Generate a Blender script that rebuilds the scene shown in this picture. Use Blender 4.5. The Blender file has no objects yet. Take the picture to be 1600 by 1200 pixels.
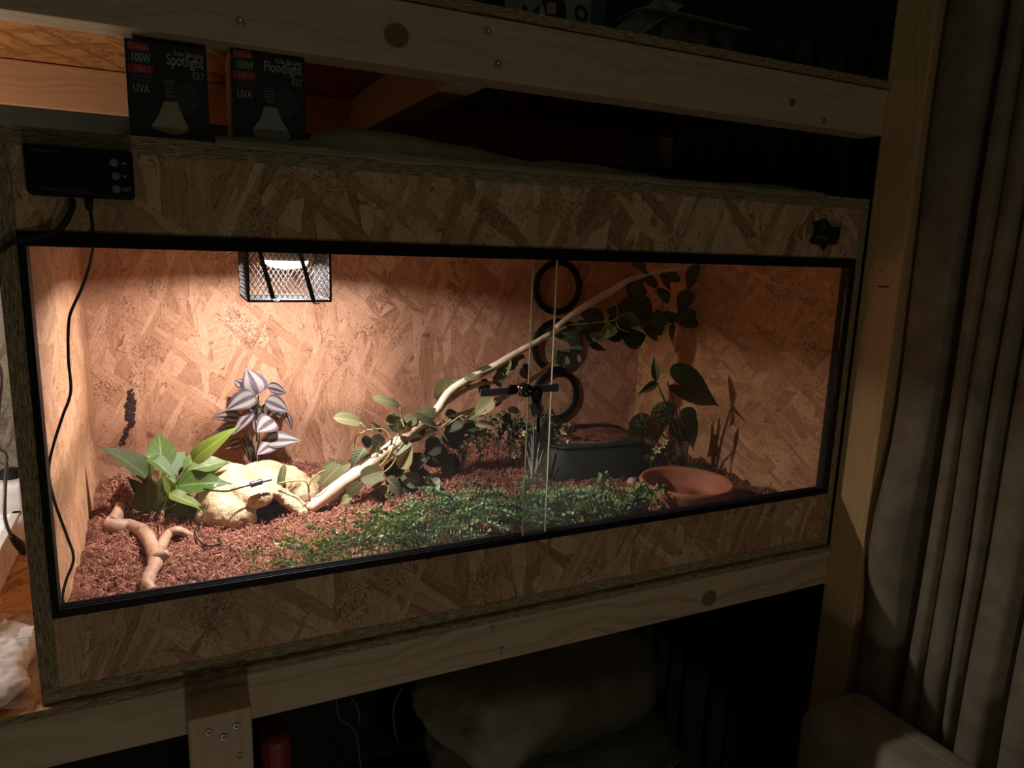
import bpy, bmesh, math, random
import numpy as np
from mathutils import Vector, Matrix, Euler, noise
random.seed(7)
S = bpy.context.scene
COL = S.collection
# ---------------------------------------------------------------- camera, world, lights, exposure
F_PX = 1116.36
CAM = Vector((0.14773, -0.84473, 0.51001))
CAM_ROT = Euler((1.38099692, -0.03418878, -0.44375438), 'XYZ')
cd = bpy.data.cameras.new('camera'); cam = bpy.data.objects.new('camera', cd); COL.objects.link(cam)
cam.location = CAM; cam.rotation_euler = CAM_ROT
cd.sensor_fit = 'HORIZONTAL'; cd.sensor_width = 36.0; cd.lens = F_PX / 1600 * 36.0
cd.clip_start = 0.01; cd.clip_end = 50
S.camera = cam
w = bpy.data.worlds.new('night_room'); S.world = w; w.use_nodes = True
w.node_tree.nodes['Background'].inputs['Color'].default_value = (1.0, 0.97, 0.72, 1)
w.node_tree.nodes['Background'].inputs['Strength'].default_value = 0.036
LAMP_POS = Vector((0.309, 0.275, 0.4836))
def point_light(name, loc, power, color, radius):
    l = bpy.data.lights.new(name, 'POINT'); l.energy = power; l.color = color; l.shadow_soft_size = radius
    o = bpy.data.objects.new(name, l); COL.objects.link(o); o.location = loc; return o
hl_ = bpy.data.lights.new('heat_lamp_light', 'AREA'); hl_.energy = 9.2; hl_.color = (1.0, 0.86, 0.86); hl_.shape = 'DISK'; hl_.size = 0.020
hlo = bpy.data.objects.new('heat_lamp_light', hl_); COL.objects.link(hlo); hlo.location = LAMP_POS; hlo.rotation_euler = (math.radians(4), math.radians(2), 0)   # inside the reflector of the bulb, facing down
# dim room lamp standing on the floor behind the photographer
point_light('room_lamp_light', (0.19, -1.50, -0.775), 5.2, (1.0, 0.90, 0.76), 0.06)
# white work lamp standing in the neighbouring compartment of the rack, left of the terrarium
point_light('work_lamp_light', (-0.36, 0.24, 0.31), 5.2, (1.0, 0.93, 0.85), 0.05)
S.view_settings.view_transform = 'Standard'; S.view_settings.look = 'None'
S.view_settings.exposure = 0.0; S.view_settings.gamma = 1.0; S.view_settings.use_curve_mapping = False
S.cycles.use_denoising = True
S.cycles.max_bounces = 10; S.cycles.diffuse_bounces = 5; S.cycles.transparent_max_bounces = 24
S.cycles.caustics_reflective = False; S.cycles.caustics_refractive = False
S.cycles.sample_clamp_indirect = 4.0

# ---------------------------------------------------------------- measuring helpers: a sight line meets a known real plane
R3 = CAM_ROT.to_matrix()
def ray(u, v): return R3 @ Vector(((u - 800) / F_PX, -(v - 600) / F_PX, -1.0))
def aty(u, v, y): d = ray(u, v); return CAM + d * ((y - CAM.y) / d.y)
def atx(u, v, x): d = ray(u, v); return CAM + d * ((x - CAM.x) / d.x)
def atz(u, v, z): d = ray(u, v); return CAM + d * ((z - CAM.z) / d.z)
AX = R3 @ Vector((0, 0, -1))
def pxm(p): return (p - CAM).dot(AX) / F_PX           # metres per pixel at p

# ---------------------------------------------------------------- materials
def new_mat(name):
    m = bpy.data.materials.new(name); m.use_nodes = True
    nt = m.node_tree; b = nt.nodes['Principled BSDF']
    return m, nt, b
def plain(name, col, rough=0.6, metal=0.0, spec=0.5, coat=0.0):
    m, nt, b = new_mat(name)
    b.inputs['Roughness'].default_value = rough; b.inputs['Metallic'].default_value = metal
    b.inputs['Specular IOR Level'].default_value = spec; b.inputs['Coat Weight'].default_value = coat
    n = nt.nodes.new('ShaderNodeTexNoise'); n.inputs['Scale'].default_value = 60; n.inputs['Detail'].default_value = 4
    r = nt.nodes.new('ShaderNodeValToRGB')
    r.color_ramp.elements[0].color = tuple(c * 0.86 for c in col) + (1,)
    r.color_ramp.elements[1].color = tuple(min(1, c * 1.1) for c in col) + (1,)
    r.color_ramp.elements[0].position = .3; r.color_ramp.elements[1].position = .7
    t = nt.nodes.new('ShaderNodeTexCoord')
    nt.links.new(t.outputs['Object'], n.inputs['Vector'])
    nt.links.new(n.outputs['Fac'], r.inputs['Fac']); nt.links.new(r.outputs['Color'], b.inputs['Base Color'])
    return m
class NB:
    """small node-building helper"""
    def __init__(s, nt): s.nt = nt
    def n(s, t, **k):
        x = s.nt.nodes.new(t)
        for a, v in k.items(): setattr(x, a, v)
        return x
    def put(s, sock, v):
        if isinstance(v, bpy.types.NodeSocket): s.nt.links.new(v, sock)
        else: sock.default_value = v
    def m(s, op, a, b=0.0, c=0.0):
        x = s.n('ShaderNodeMath', operation=op); s.put(x.inputs[0], a); s.put(x.inputs[1], b); s.put(x.inputs[2], c); return x.outputs[0]
    def vec(s, x, y, z=0.0):
        c = s.n('ShaderNodeCombineXYZ'); s.put(c.inputs[0], x); s.put(c.inputs[1], y); s.put(c.inputs[2], z); return c.outputs[0]
    def noise(s, v, scale, detail=3, rough=.5, dist=0.0):
        x = s.n('ShaderNodeTexNoise'); s.put(x.inputs['Vector'], v); s.put(x.inputs['Scale'], scale)
        s.put(x.inputs['Detail'], detail); s.put(x.inputs['Roughness'], rough); s.put(x.inputs['Distortion'], dist); return x.outputs['Fac']
    def vor(s, v, scale=1.0, feature='F1', metric='EUCLIDEAN', rand=1.0):
        x = s.n('ShaderNodeTexVoronoi', feature=feature, voronoi_dimensions='2D')
        if feature != 'DISTANCE_TO_EDGE': x.distance = metric
        s.put(x.inputs['Vector'], v); s.put(x.inputs['Scale'], scale); s.put(x.inputs['Randomness'], rand); return x
    def mix(s, f, a, b):
        x = s.n('ShaderNodeMix', data_type='RGBA'); s.put(x.inputs[0], f); s.put(x.inputs[6], a); s.put(x.inputs[7], b); return x.outputs[2]
    def mixf(s, f, a, b):
        x = s.n('ShaderNodeMix', data_type='FLOAT'); s.put(x.inputs[0], f); s.put(x.inputs[2], a); s.put(x.inputs[3], b); return x.outputs[0]
    def ramp(s, f, stops):
        x = s.n('ShaderNodeValToRGB'); e = x.color_ramp.elements
        while len(e) < len(stops): e.new(0.5)
        for i, (p, c) in enumerate(stops): e[i].position = p; e[i].color = c + (1,)
        s.put(x.inputs['Fac'], f); return x.outputs['Color']
    def step(s, v, a, b):
        x = s.n('ShaderNodeMapRange', interpolation_type='SMOOTHSTEP'); s.put(x.inputs[0], v); s.put(x.inputs[1], a); s.put(x.inputs[2], b); return x.outputs[0]
    def bump(s, h, strength, dist, bsdf):
        x = s.n('ShaderNodeBump'); s.put(x.inputs['Strength'], strength); s.put(x.inputs['Distance'], dist); s.put(x.inputs['Height'], h)
        s.nt.links.new(x.outputs[0], bsdf.inputs['Normal'])
    def uvw(s, plane, coord='Object'):
        t = s.n('ShaderNodeTexCoord'); sp = s.n('ShaderNodeSeparateXYZ'); s.nt.links.new(t.outputs[coord], sp.inputs[0])
        o = dict(x=sp.outputs[0], y=sp.outputs[1], z=sp.outputs[2])
        return o[plane[0]], o[plane[1]]

def osb(name, plane, tint=(1, 1, 1), seed=0.0, flat=.52, contrast=1.0, mottle=.25):
    """oriented strand board: overlapping wood strands lying in several directions, each with its own tone and fibre"""
    m, nt, b = new_mat(name); B = NB(nt); b.inputs['Roughness'].default_value = 0.62; b.inputs['Specular IOR Level'].default_value = 0.3
    u, v = B.uvw(plane)
    u = B.m('ADD', u, seed); v = B.m('ADD', v, seed * .37)
    wob = B.m('ADD', B.m('MULTIPLY', B.m('SUBTRACT', B.noise(B.vec(u, v), 9, 2), .5), .022), B.m('MULTIPLY', B.m('SUBTRACT', B.noise(B.vec(u, v), 120, 3, .6), .5), .006))
    val = None; mott = B.noise(B.vec(u, v), 34, 5, .7, .6); lmask = B.step(B.noise(B.vec(u, v), 55, 2), .42, .62)
    specs = [(0.25, .17, .06), (1.32, .20, .040), (1.92, .17, .032), (0.95, .21, .028), (1.6, .17, .022), (2.45, .14, .015), (1.15, .12, .009)]
    for k, (a, l, wd) in enumerate(specs):
        ca, sa = math.cos(a), math.sin(a)
        p = B.m('ADD', B.m('MULTIPLY', u, ca), B.m('MULTIPLY', v, sa)); q = B.m('SUBTRACT', B.m('MULTIPLY', v, ca), B.m('MULTIPLY', u, sa))
        q2 = B.m('ADD', q, wob)
        vc = B.vec(B.m('ADD', B.m('MULTIPLY', p, 1 / l), 3.1 * k), B.m('ADD', B.m('MULTIPLY', q2, 1 / wd), 7.7 * k))
        vo = B.vor(vc, 1.0)
        sp = B.n('ShaderNodeSeparateColor'); nt.links.new(vo.outputs['Color'], sp.inputs[0])
        ed = B.vor(vc, 1.0, 'DISTANCE_TO_EDGE').outputs['Distance']
        fib = B.noise(B.vec(B.m('MULTIPLY', p, 22), B.m('MULTIPLY', q, 420), B.m('MULTIPLY', sp.outputs[2], 9)), 1.0, 3, .6)
        tone = B.m('ADD', B.m('ADD', .31 - .5 * flat, B.m('MULTIPLY', sp.outputs[0], flat)), B.m('ADD', -.09, B.m('MULTIPLY', fib, .68))); tone = B.m('ADD', tone, B.m('MULTIPLY', B.m('SUBTRACT', mott, .5), mottle))
        shade = B.m('SUBTRACT', 1.0, B.m('MULTIPLY', B.m('MULTIPLY', B.m('SUBTRACT', 1.0, B.step(ed, 0.0, .045)), lmask), .75))
        tone = B.m('MULTIPLY', tone, shade)
        if val is None: val = tone
        else:
            on = B.m('GREATER_THAN', sp.outputs[1], (.0, .45, .5, .5, .6, .68, .78)[k])
            val = B.mixf(on, val, tone)
    # small dark bark flecks
    clus = B.step(B.noise(B.vec(u, v), 11, 3), .50, .66)
    def flecks(ca, sa, fl_, fw_, thr):
        p = B.m('ADD', B.m('MULTIPLY', u, ca), B.m('MULTIPLY', v, sa)); q = B.m('SUBTRACT', B.m('MULTIPLY', v, ca), B.m('MULTIPLY', u, sa))
        nz = B.noise(B.vec(B.m('MULTIPLY', p, fl_), B.m('MULTIPLY', q, fw_)), 1.0, 2, .5, .3)
        return B.step(B.m('ADD', nz, B.m('MULTIPLY', clus, .085)), thr, thr + .03)
    fleck = B.m('MAXIMUM', flecks(.8, .6, 170, 360, .675), flecks(.45, -.89, 140, 460, .68))
    fleck2 = B.m('MAXIMUM', flecks(.95, .3, 70, 560, .655), flecks(-.25, .97, 60, 500, .655))
    li = B.m('MAXIMUM', flecks(.35, .94, 35, 420, .66), B.m('MAXIMUM', flecks(-.8, .6, 30, 380, .66), flecks(.7, .71, 40, 460, .66)))
    val = B.m('ADD', val, B.m('MULTIPLY', li, .15))
    t = tint
    mid = .5 + .0 * contrast
    lo = mid - .32 * contrast; hi = mid + .36 * contrast
    c = B.ramp(val, [(max(0, lo), (.24 * t[0], .125 * t[1], .055 * t[2])), (mid - .08, (.45 * t[0], .265 * t[1], .125 * t[2])), (mid + .14, (.58 * t[0], .37 * t[1], .185 * t[2])), (min(1, hi), (.70 * t[0], .50 * t[1], .29 * t[2]))])
    c = B.mix(B.m('MULTIPLY', fleck, .85), c, (.13 * t[0], .055 * t[1], .025 * t[2], 1)); c = B.mix(B.m('MULTIPLY', fleck2, .55), c, (.20 * t[0], .10 * t[1], .045 * t[2], 1))
    nt.links.new(c, b.inputs['Base Color']); B.bump(val, .12, .0008, b)
    return m
def osb_edge(name, along, across, tint=(1, 1, 1)):
    """sawn edge of strand board: thin layered strands and little dark voids"""
    m, nt, b = new_mat(name); B = NB(nt); b.inputs['Roughness'].default_value = .8; b.inputs['Specular IOR Level'].default_value = .2
    u, v = B.uvw(along + across)
    n1 = B.noise(B.vec(B.m('MULTIPLY', u, 70), B.m('MULTIPLY', v, 620)), 1.0, 4, .65, .4)
    n2 = B.noise(B.vec(B.m('MULTIPLY', u, 160), B.m('MULTIPLY', v, 420), 4.0), 1.0, 2, .5)
    t = tint
    c = B.ramp(n1, [(.32, (.10 * t[0], .07 * t[1], .035 * t[2])), (.5, (.33 * t[0], .255 * t[1], .135 * t[2])), (.66, (.56 * t[0], .44 * t[1], .26 * t[2]))])
    hole = B.m('SUBTRACT', 1.0, B.step(n2, .30, .38))
    c = B.mix(B.m('MULTIPLY', hole, .85), c, (.035, .022, .012, 1))
    nt.links.new(c, b.inputs['Base Color']); B.bump(n1, .5, .003, b)
    return m
def pine(name, along, across, third, knots=(), tint=(1, 1, 1), seed=0.0, dk=1.0):
    m, nt, b = new_mat(name); B = NB(nt); b.inputs['Roughness'].default_value = .55; b.inputs['Specular IOR Level'].default_value = .3
    t = B.n('ShaderNodeTexCoord'); sp = B.n('ShaderNodeSeparateXYZ'); nt.links.new(t.outputs['Object'], sp.inputs[0])
    o = dict(x=sp.outputs[0], y=sp.outputs[1], z=sp.outputs[2]); U, V, W = o[along], o[across], o[third]
    bend = B.m('MULTIPLY', B.m('SUBTRACT', B.noise(B.vec(B.m('MULTIPLY', U, 4.5), B.m('MULTIPLY', V, 9), seed), 1.0, 2), .5), .10)
    knotf = 0.0
    for (ku, kv, kr) in knots:
        du = B.m('SUBTRACT', U, ku); dv = B.m('SUBTRACT', V, kv)
        r = B.m('SQRT', B.m('ADD', B.m('MULTIPLY', du, B.m('MULTIPLY', du, .8)), B.m('MULTIPLY', dv, dv)))
        far = B.m('DIVIDE', kr * kr * 1.4, B.m('ADD', B.m('MULTIPLY', r, r), kr * kr * .4))
        bend = B.m('ADD', bend, B.m('MULTIPLY', far, .013))
        kf = B.m('SUBTRACT', 1.0, B.step(r, kr * .82, kr * 1.12)); knotf = B.m('MAXIMUM', knotf, kf)
    rings = B.m('ADD', B.m('ADD', V, bend), B.m('MULTIPLY', W, .35))
    rn = B.noise(B.vec(B.m('MULTIPLY', U, 1.3), B.m('MULTIPLY', rings, 125), seed), 1.0, 2, .4)
    fib = B.noise(B.vec(B.m('MULTIPLY', U, 30), B.m('MULTIPLY', V, 900), seed + 3), 1.0, 3, .6)
    val = B.m('ADD', B.m('MULTIPLY', rn, .8), B.m('MULTIPLY', fib, .25))
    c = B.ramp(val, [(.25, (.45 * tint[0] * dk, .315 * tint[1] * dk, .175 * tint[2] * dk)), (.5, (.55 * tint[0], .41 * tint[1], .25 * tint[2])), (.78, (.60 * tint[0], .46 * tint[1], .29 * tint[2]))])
    if knots:
        kn = B.noise(B.vec(B.m('MULTIPLY', U, 300), B.m('MULTIPLY', V, 300)), 1.0, 2)
        c = B.mix(B.m('MULTIPLY', knotf, .85), c, B.ramp(kn, [(.3, (.10, .05, .022)), (.7, (.20, .11, .05))]))
    nt.links.new(c, b.inputs['Base Color']); B.bump(val, .12, .0015, b)
    return m
def leaf_mat(name, base, dark, vein, rough=.4, kind='plain', vein_amt=.6, trans=.25, spec=.5):
    m, nt, b = new_mat(name); B = NB(nt); b.inputs['Roughness'].default_value = rough; b.inputs['Specular IOR Level'].default_value = spec
    t = B.n('ShaderNodeTexCoord'); sp = B.n('ShaderNodeSeparateXYZ'); nt.links.new(t.outputs['UV'], sp.inputs[0])
    a = B.m('ABSOLUTE', B.m('SUBTRACT', B.m('MULTIPLY', sp.outputs[0], 2.0), 1.0)); v = sp.outputs[1]
    oi = B.n('ShaderNodeObjectInfo')
    nz = B.noise(t.outputs['Object'], 45, 3)
    c = B.mix(B.step(nz, .25, .75), dark + (1,), base + (1,))
    c = B.mix(B.m('MULTIPLY', oi.outputs['Random'], .55), c, dark + (1,))
    mid = B.m('SUBTRACT', 1.0, B.step(a, .03, .09))
    if kind == 'stripe':      # purple leaf with two silver bands
        edge = B.m('ADD', a, B.m('MULTIPLY', B.m('SUBTRACT', nz, .5), .18))
        band = B.m('MULTIPLY', B.step(edge, .18, .28), B.m('SUBTRACT', 1.0, B.step(edge, .66, .78)))
        band = B.m('MULTIPLY', band, B.step(v, .02, .12))
        c = B.mix(band, c, vein + (1,))
    elif kind == 'fine':      # pale net of side veins
        s = B.m('SINE', B.m('MULTIPLY', B.m('SUBTRACT', v, B.m('MULTIPLY', a, .34)), 46.0))
        side = B.step(s, .72, .98)
        c = B.mix(B.m('MULTIPLY', B.m('MAXIMUM', mid, side), vein_amt), c, vein + (1,))
    elif kind == 'speckle':
        vo = B.n('ShaderNodeTexVoronoi'); nt.links.new(t.outputs['UV'], vo.inputs['Vector']); vo.inputs['Scale'].default_value = 26
        cs = B.n('ShaderNodeSeparateColor'); nt.links.new(vo.outputs['Color'], cs.inputs[0])
        sc = B.m('MULTIPLY', B.m('LESS_THAN', vo.outputs['Distance'], .42), B.m('MULTIPLY', B.m('GREATER_THAN', cs.outputs[0], .35), B.m('SUBTRACT', 1.0, B.step(a, .55, .9))))
        c = B.mix(B.m('MULTIPLY', sc, vein_amt), c, vein + (1,))
        c = B.mix(B.m('MULTIPLY', B.m('SUBTRACT', 1.0, B.step(a, .05, .22)), B.m('MULTIPLY', vein_amt, .9)), c, (.22, .05, .03, 1))
    else:
        s = B.m('SINE', B.m('MULTIPLY', B.m('SUBTRACT', v, B.m('MULTIPLY', a, .4)), 30.0))
        c = B.mix(B.m('MULTIPLY', B.m('MAXIMUM', mid, B.m('MULTIPLY', B.step(s, .8, 1.0), .35)), vein_amt), c, vein + (1,))
    nt.links.new(c, b.inputs['Base Color'])
    B.bump(B.m('ADD', nz, B.m('MULTIPLY', mid, .4)), .25, .004, b)
    if trans:
        tr = B.n('ShaderNodeBsdfTranslucent'); nt.links.new(c, tr.inputs['Color'])
        mx = B.n('ShaderNodeMixShader'); mx.inputs[0].default_value = trans
        nt.links.new(b.outputs[0], mx.inputs[1]); nt.links.new(tr.outputs[0], mx.inputs[2])
        nt.links.new(mx.outputs[0], nt.nodes['Material Output'].inputs['Surface'])
    return m
def glass_mat(name, tint=(.93, .96, .94), ior=1.5, haze=0.0, haze_film=0.0):
    m, nt, b = new_mat(name); B = NB(nt); nt.nodes.remove(b)
    tr = B.n('ShaderNodeBsdfTransparent'); tr.inputs['Color'].default_value = tint + (1,)
    gl = B.n('ShaderNodeBsdfGlossy'); gl.inputs['Roughness'].default_value = .02
    lw = B.n('ShaderNodeLayerWeight'); lw.inputs['Blend'].default_value = .5      # Schlick: the same on both faces of the sheet
    f0 = ((ior - 1) / (ior + 1)) ** 2; f5 = B.m('POWER', lw.outputs['Facing'], 5.0); fr = B.m('ADD', f0, B.m('MULTIPLY', f5, 1 - f0))
    mx = B.n('ShaderNodeMixShader'); nt.links.new(fr, mx.inputs[0]); nt.links.new(tr.outputs[0], mx.inputs[1]); nt.links.new(gl.outputs[0], mx.inputs[2])
    out = mx.outputs[0]
    if haze:
        df = B.n('ShaderNodeBsdfDiffuse'); df.inputs['Color'].default_value = (.8, .8, .8, 1)
        m2 = B.n('ShaderNodeMixShader')
        t = B.n('ShaderNodeTexCoord'); n = B.noise(t.outputs['Object'], 30, 4)
        nt.links.new(B.m('MULTIPLY', B.step(n, .3, .8), haze), m2.inputs[0]); nt.links.new(out, m2.inputs[1]); nt.links.new(df.outputs[0], m2.inputs[2]); out = m2.outputs[0]
    if haze_film:      # pale film standing in for reflected haze, thicker towards the bottom track
        tl = B.n('ShaderNodeBsdfTranslucent'); tl.inputs['Color'].default_value = (.72, .82, .86, 1)
        g = B.n('ShaderNodeNewGeometry'); sp = B.n('ShaderNodeSeparateXYZ'); nt.links.new(g.outputs['Position'], sp.inputs[0])
        m3 = B.n('ShaderNodeMixShader'); n = B.noise(g.outputs['Position'], 25, 4)
        low = B.m('SUBTRACT', 1.15, B.step(sp.outputs[2], .13, .33))
        nt.links.new(B.m('MULTIPLY', B.m('MULTIPLY', low, B.m('ADD', .5, n)), haze_film), m3.inputs[0]); nt.links.new(out, m3.inputs[1]); nt.links.new(tl.outputs[0], m3.inputs[2]); out = m3.outputs[0]
    nt.links.new(out, nt.nodes['Material Output'].inputs['Surface'])
    return m
def cloth_mat(name, col, weave=900, bump=.3, plane='yz', var=.15):
    m, nt, b = new_mat(name); B = NB(nt); b.inputs['Roughness'].default_value = .9; b.inputs['Specular IOR Level'].default_value = .15
    u, v = B.uvw(plane)
    wv = B.m('MULTIPLY', B.m('SINE', B.m('MULTIPLY', u, weave)), B.m('SINE', B.m('MULTIPLY', v, weave)))
    nz = B.noise(B.vec(u, v), 25, 4)
    f = B.m('ADD', B.m('MULTIPLY', wv, var), nz)
    c = B.ramp(f, [(.25, tuple(x * .72 for x in col)), (.75, tuple(min(1, x * 1.15) for x in col))])
    nt.links.new(c, b.inputs['Base Color']); B.bump(wv, bump, .001, b)
    return m

TW = (1, 1, 1)
M = {}
M['osb_xz'] = osb('strand_board_front', 'xz', seed=.31, contrast=.9)
M['osb_in_xz'] = osb('strand_board_inside_back', 'xz', tint=(1.02, .88, 1.08), seed=2.2, flat=.36, contrast=1.0, mottle=.36)
M['osb_in_yz'] = osb('strand_board_inside_side', 'zy', tint=(1.0, .87, .98), seed=4.7, flat=.28, contrast=1.0, mottle=.3)
M['osb_xy'] = osb('strand_board_flat', 'xy', seed=1.9)
M['edge_x'] = osb_edge('strand_board_edge_long', 'x', 'z'); M['edge_z'] = osb_edge('strand_board_edge_upright', 'z', 'x')
M['pine_x'] = pine('pine_long', 'x', 'z', 'y', seed=2.0)
M['pine_y'] = pine('pine_deep', 'y', 'z', 'x', seed=5.0); M['pine_z'] = pine('pine_upright', 'z', 'y', 'x', seed=8.0); M['pine_zx'] = pine('pine_upright_front', 'z', 'x', 'y', seed=11.0)
M['black_plastic'] = plain('black_plastic', (.004, .004, .005), .55, spec=.18)
M['matt_black'] = plain('matt_black', (.010, .010, .010), .6, spec=.3)
M['black_metal'] = plain('black_powdercoat', (.008, .007, .007), .6, spec=.2)
M['chrome'] = plain('chrome', (.55, .53, .5), .12, 1.0)
M['steel'] = plain('grey_steel', (.17, .19, .26), .35, .25)
M['screw'] = plain('zinc_screw', (.45, .44, .42), .35, 1.0)
M['hole'] = plain('dark_recess', (.01, .01, .01), .9)
M['glass'] = glass_mat('pane_glass', haze_film=.004); M['glass_hazy'] = glass_mat('hazy_pane_glass', haze_film=.011)
M['clear'] = glass_mat('clear_plastic', (.97, .97, .97), 1.45, .12)
M['bagfilm'] = glass_mat('bag_film', (.95, .95, .95), 1.4, .35)

# ---------------------------------------------------------------- object helpers
def tag(o, label=None, cat=None, group=None, kind=None):
    if label: o['label'] = label
    if cat: o['category'] = cat
    if group: o['group'] = group
    if kind: o['kind'] = kind
    return o
ORG = {}
def thing(name, label, cat, loc, group=None, kind=None):
    o = bpy.data.objects.new(name, None); COL.objects.link(o); o.location = loc; o.empty_display_size = .02
    ORG[o.name] = Vector(loc); return tag(o, label, cat, group, kind)
def org(p):
    while p is not None and p.name not in ORG: p = p.parent
    return ORG[p.name] if p is not None else Vector((0, 0, 0))
def link(name, me, parent=None, mat=None, loc=None):
    o = bpy.data.objects.new(name, me); COL.objects.link(o)
    if parent is not None: o.parent = parent
    if mat is not None and len(me.materials) == 0: me.materials.append(mat)
    if loc is not None: o.location = loc
    return o
def mesh_obj(name, verts, faces, mat, parent=None, smooth=False, uvs=None, base=None, mats=None, fmat=None):
    """verts in world metres; the mesh is stored about its thing's own base point"""
    b0 = org(parent) if parent is not None else (Vector(base) if base is not None else Vector((0, 0, 0)))
    me = bpy.data.meshes.new(name)
    me.from_pydata([(v[0] - b0.x, v[1] - b0.y, v[2] - b0.z) for v in verts], [], faces)
    if mats:
        for q in mats: me.materials.append(q)
        if fmat is not None: me.polygons.foreach_set('material_index', fmat)
    if smooth: me.polygons.foreach_set('use_smooth', [True] * len(me.polygons))
    if uvs is not None:
        l = me.uv_layers.new(name='UVMap'); d = []
        for p in me.polygons:
            for vi in p.vertices: d += uvs[vi]
        l.data.foreach_set('uv', d)
    me.update()
    o = link(name, me, parent, mat)
    if parent is None: o.location = b0
    return o
def bm_obj(name, bm, mat, parent=None, smooth=False, base=None):
    b0 = org(parent) if parent is not None else (Vector(base) if base is not None else Vector((0, 0, 0)))
    bmesh.ops.translate(bm, verts=bm.verts, vec=-b0)
    me = bpy.data.meshes.new(name); bm.to_mesh(me); bm.free()
    if smooth: me.polygons.foreach_set('use_smooth', [True] * len(me.polygons))
    o = link(name, me, parent, mat)
    if parent is None: o.location = b0
    return o
def add_box(bm, x0, x1, y0, y1, z0, z1, bev=0.0, seg=2, rot=None, mi=0):
    r = bmesh.ops.create_cube(bm, size=1.0)
    vs = r['verts']
    c = Vector(((x0 + x1) / 2, (y0 + y1) / 2, (z0 + z1) / 2))
    for v in vs: v.co = Vector((v.co.x * (x1 - x0), v.co.y * (y1 - y0), v.co.z * (z1 - z0)))
    if bev:
        es = list({e for v in vs for e in v.link_edges})
        nv = bmesh.ops.bevel(bm, geom=es, offset=bev, segments=seg, profile=.5, affect='EDGES')
        vs = list({v for f in nv['faces'] for v in f.verts} | {v for v in vs if v.is_valid})
    for v in vs:
        if rot is not None: v.co = rot @ v.co
        v.co += c
    return vs
def box(name, x0, x1, y0, y1, z0, z1, mat, parent=None, bev=0.0015, rot=None, base=None):
    bm = bmesh.new(); add_box(bm, x0, x1, y0, y1, z0, z1, bev, 2, rot); return bm_obj(name, bm, mat, parent, base=base)
def catmull(pts, n=8):
    P = [Vector(p) for p in pts]; P = [P[0] * 2 - P[1]] + P + [P[-1] * 2 - P[-2]]; out = []
    for i in range(1, len(P) - 2):
        for k in range(n):
            t = k / n; a, b, c, d = P[i - 1], P[i], P[i + 1], P[i + 2]
            out.append(.5 * ((2 * b) + (c - a) * t + (2 * a - 5 * b + 4 * c - d) * t * t + (3 * b - a - 3 * c + d) * t ** 3))
    out.append(P[-2]); return out
def tube_data(pts, rad, sides=8, n=6, V=None, Fc=None, rough=0.0):
    V = [] if V is None else V; Fc = [] if Fc is None else Fc
    c = catmull(pts, n) if n > 1 else [Vector(p) for p in pts]
    m = len(c); up = Vector((.12, .31, .94)); off = len(V)
    for i, p in enumerate(c):
        t = (c[min(i + 1, m - 1)] - c[max(i - 1, 0)]).normalized()
        s = t.cross(up)
        s = s.normalized() if s.length > 1e-4 else t.cross(Vector((1, 0, 0))).normalized()
        u2 = s.cross(t)
        if isinstance(rad, (int, float)): r = rad
        else:
            f = i / (m - 1) * (len(rad) - 1); k = min(int(f), len(rad) - 2); r = rad[k] + (rad[k + 1] - rad[k]) * (f - k)
        for j in range(sides):
            a = 2 * math.pi * j / sides
            rr = r * (1 + rough * (noise.noise((p * 60) + Vector((math.cos(a), math.sin(a), 0)) * 1.3)))
            V.append(p + s * (rr * math.cos(a)) + u2 * (rr * math.sin(a)))
    for i in range(m - 1):
        for j in range(sides):
            a = off + i * sides + j; b = off + i * sides + (j + 1) % sides
            Fc.append((a, b, b + sides, a + sides))
    Fc.append(tuple(off + j for j in reversed(range(sides)))); Fc.append(tuple(off + (m - 1) * sides + j for j in range(sides)))
    return V, Fc
def tube(name, pts, rad, mat, parent=None, sides=8, n=6, base=None, rough=0.0):
    V, Fc = tube_data(pts, rad, sides, n, rough=rough); return mesh_obj(name, V, Fc, mat, parent, True, base=base)
def lathe(name, prof, center, mat, parent=None, seg=40, axis=Vector((0, 0, 1)), base=None):
    q = Vector((0, 0, 1)).rotation_difference(axis); V = []; Fc = []
    for r, z in prof:
        for j in range(seg):
            a = 2 * math.pi * j / seg; V.append(Vector(center) + q @ Vector((r * math.cos(a), r * math.sin(a), z)))
    for i in range(len(prof) - 1):
        for j in range(seg):
            a = i * seg + j; b = i * seg + (j + 1) % seg; Fc.append((a, b, b + seg, a + seg))
    return mesh_obj(name, V, Fc, mat, parent, True, base=base)
def screw(parent, p, nrm, r=.0042):
    V = []; Fc = []
    q = Vector((0, 0, 1)).rotation_difference(nrm); n = 14
    for rr, zz in ((r, 0), (r, .0006), (r * .86, .0011), (r * .5, .0011), (r * .34, -.0008)):
        for j in range(n):
            a = 2 * math.pi * j / n; V.append(p + q @ Vector((rr * math.cos(a), rr * math.sin(a), zz)))
    for i in range(4):
        for j in range(n):
            a = i * n + j; b = i * n + (j + 1) % n; Fc.append((a, b, b + n, a + n))
    Fc.append(tuple(4 * n + j for j in range(n)))
    return mesh_obj('screw', V, Fc, None, parent, True, mats=[M['screw'], M['hole']], fmat=[0] * (4 * n) + [1])
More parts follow.
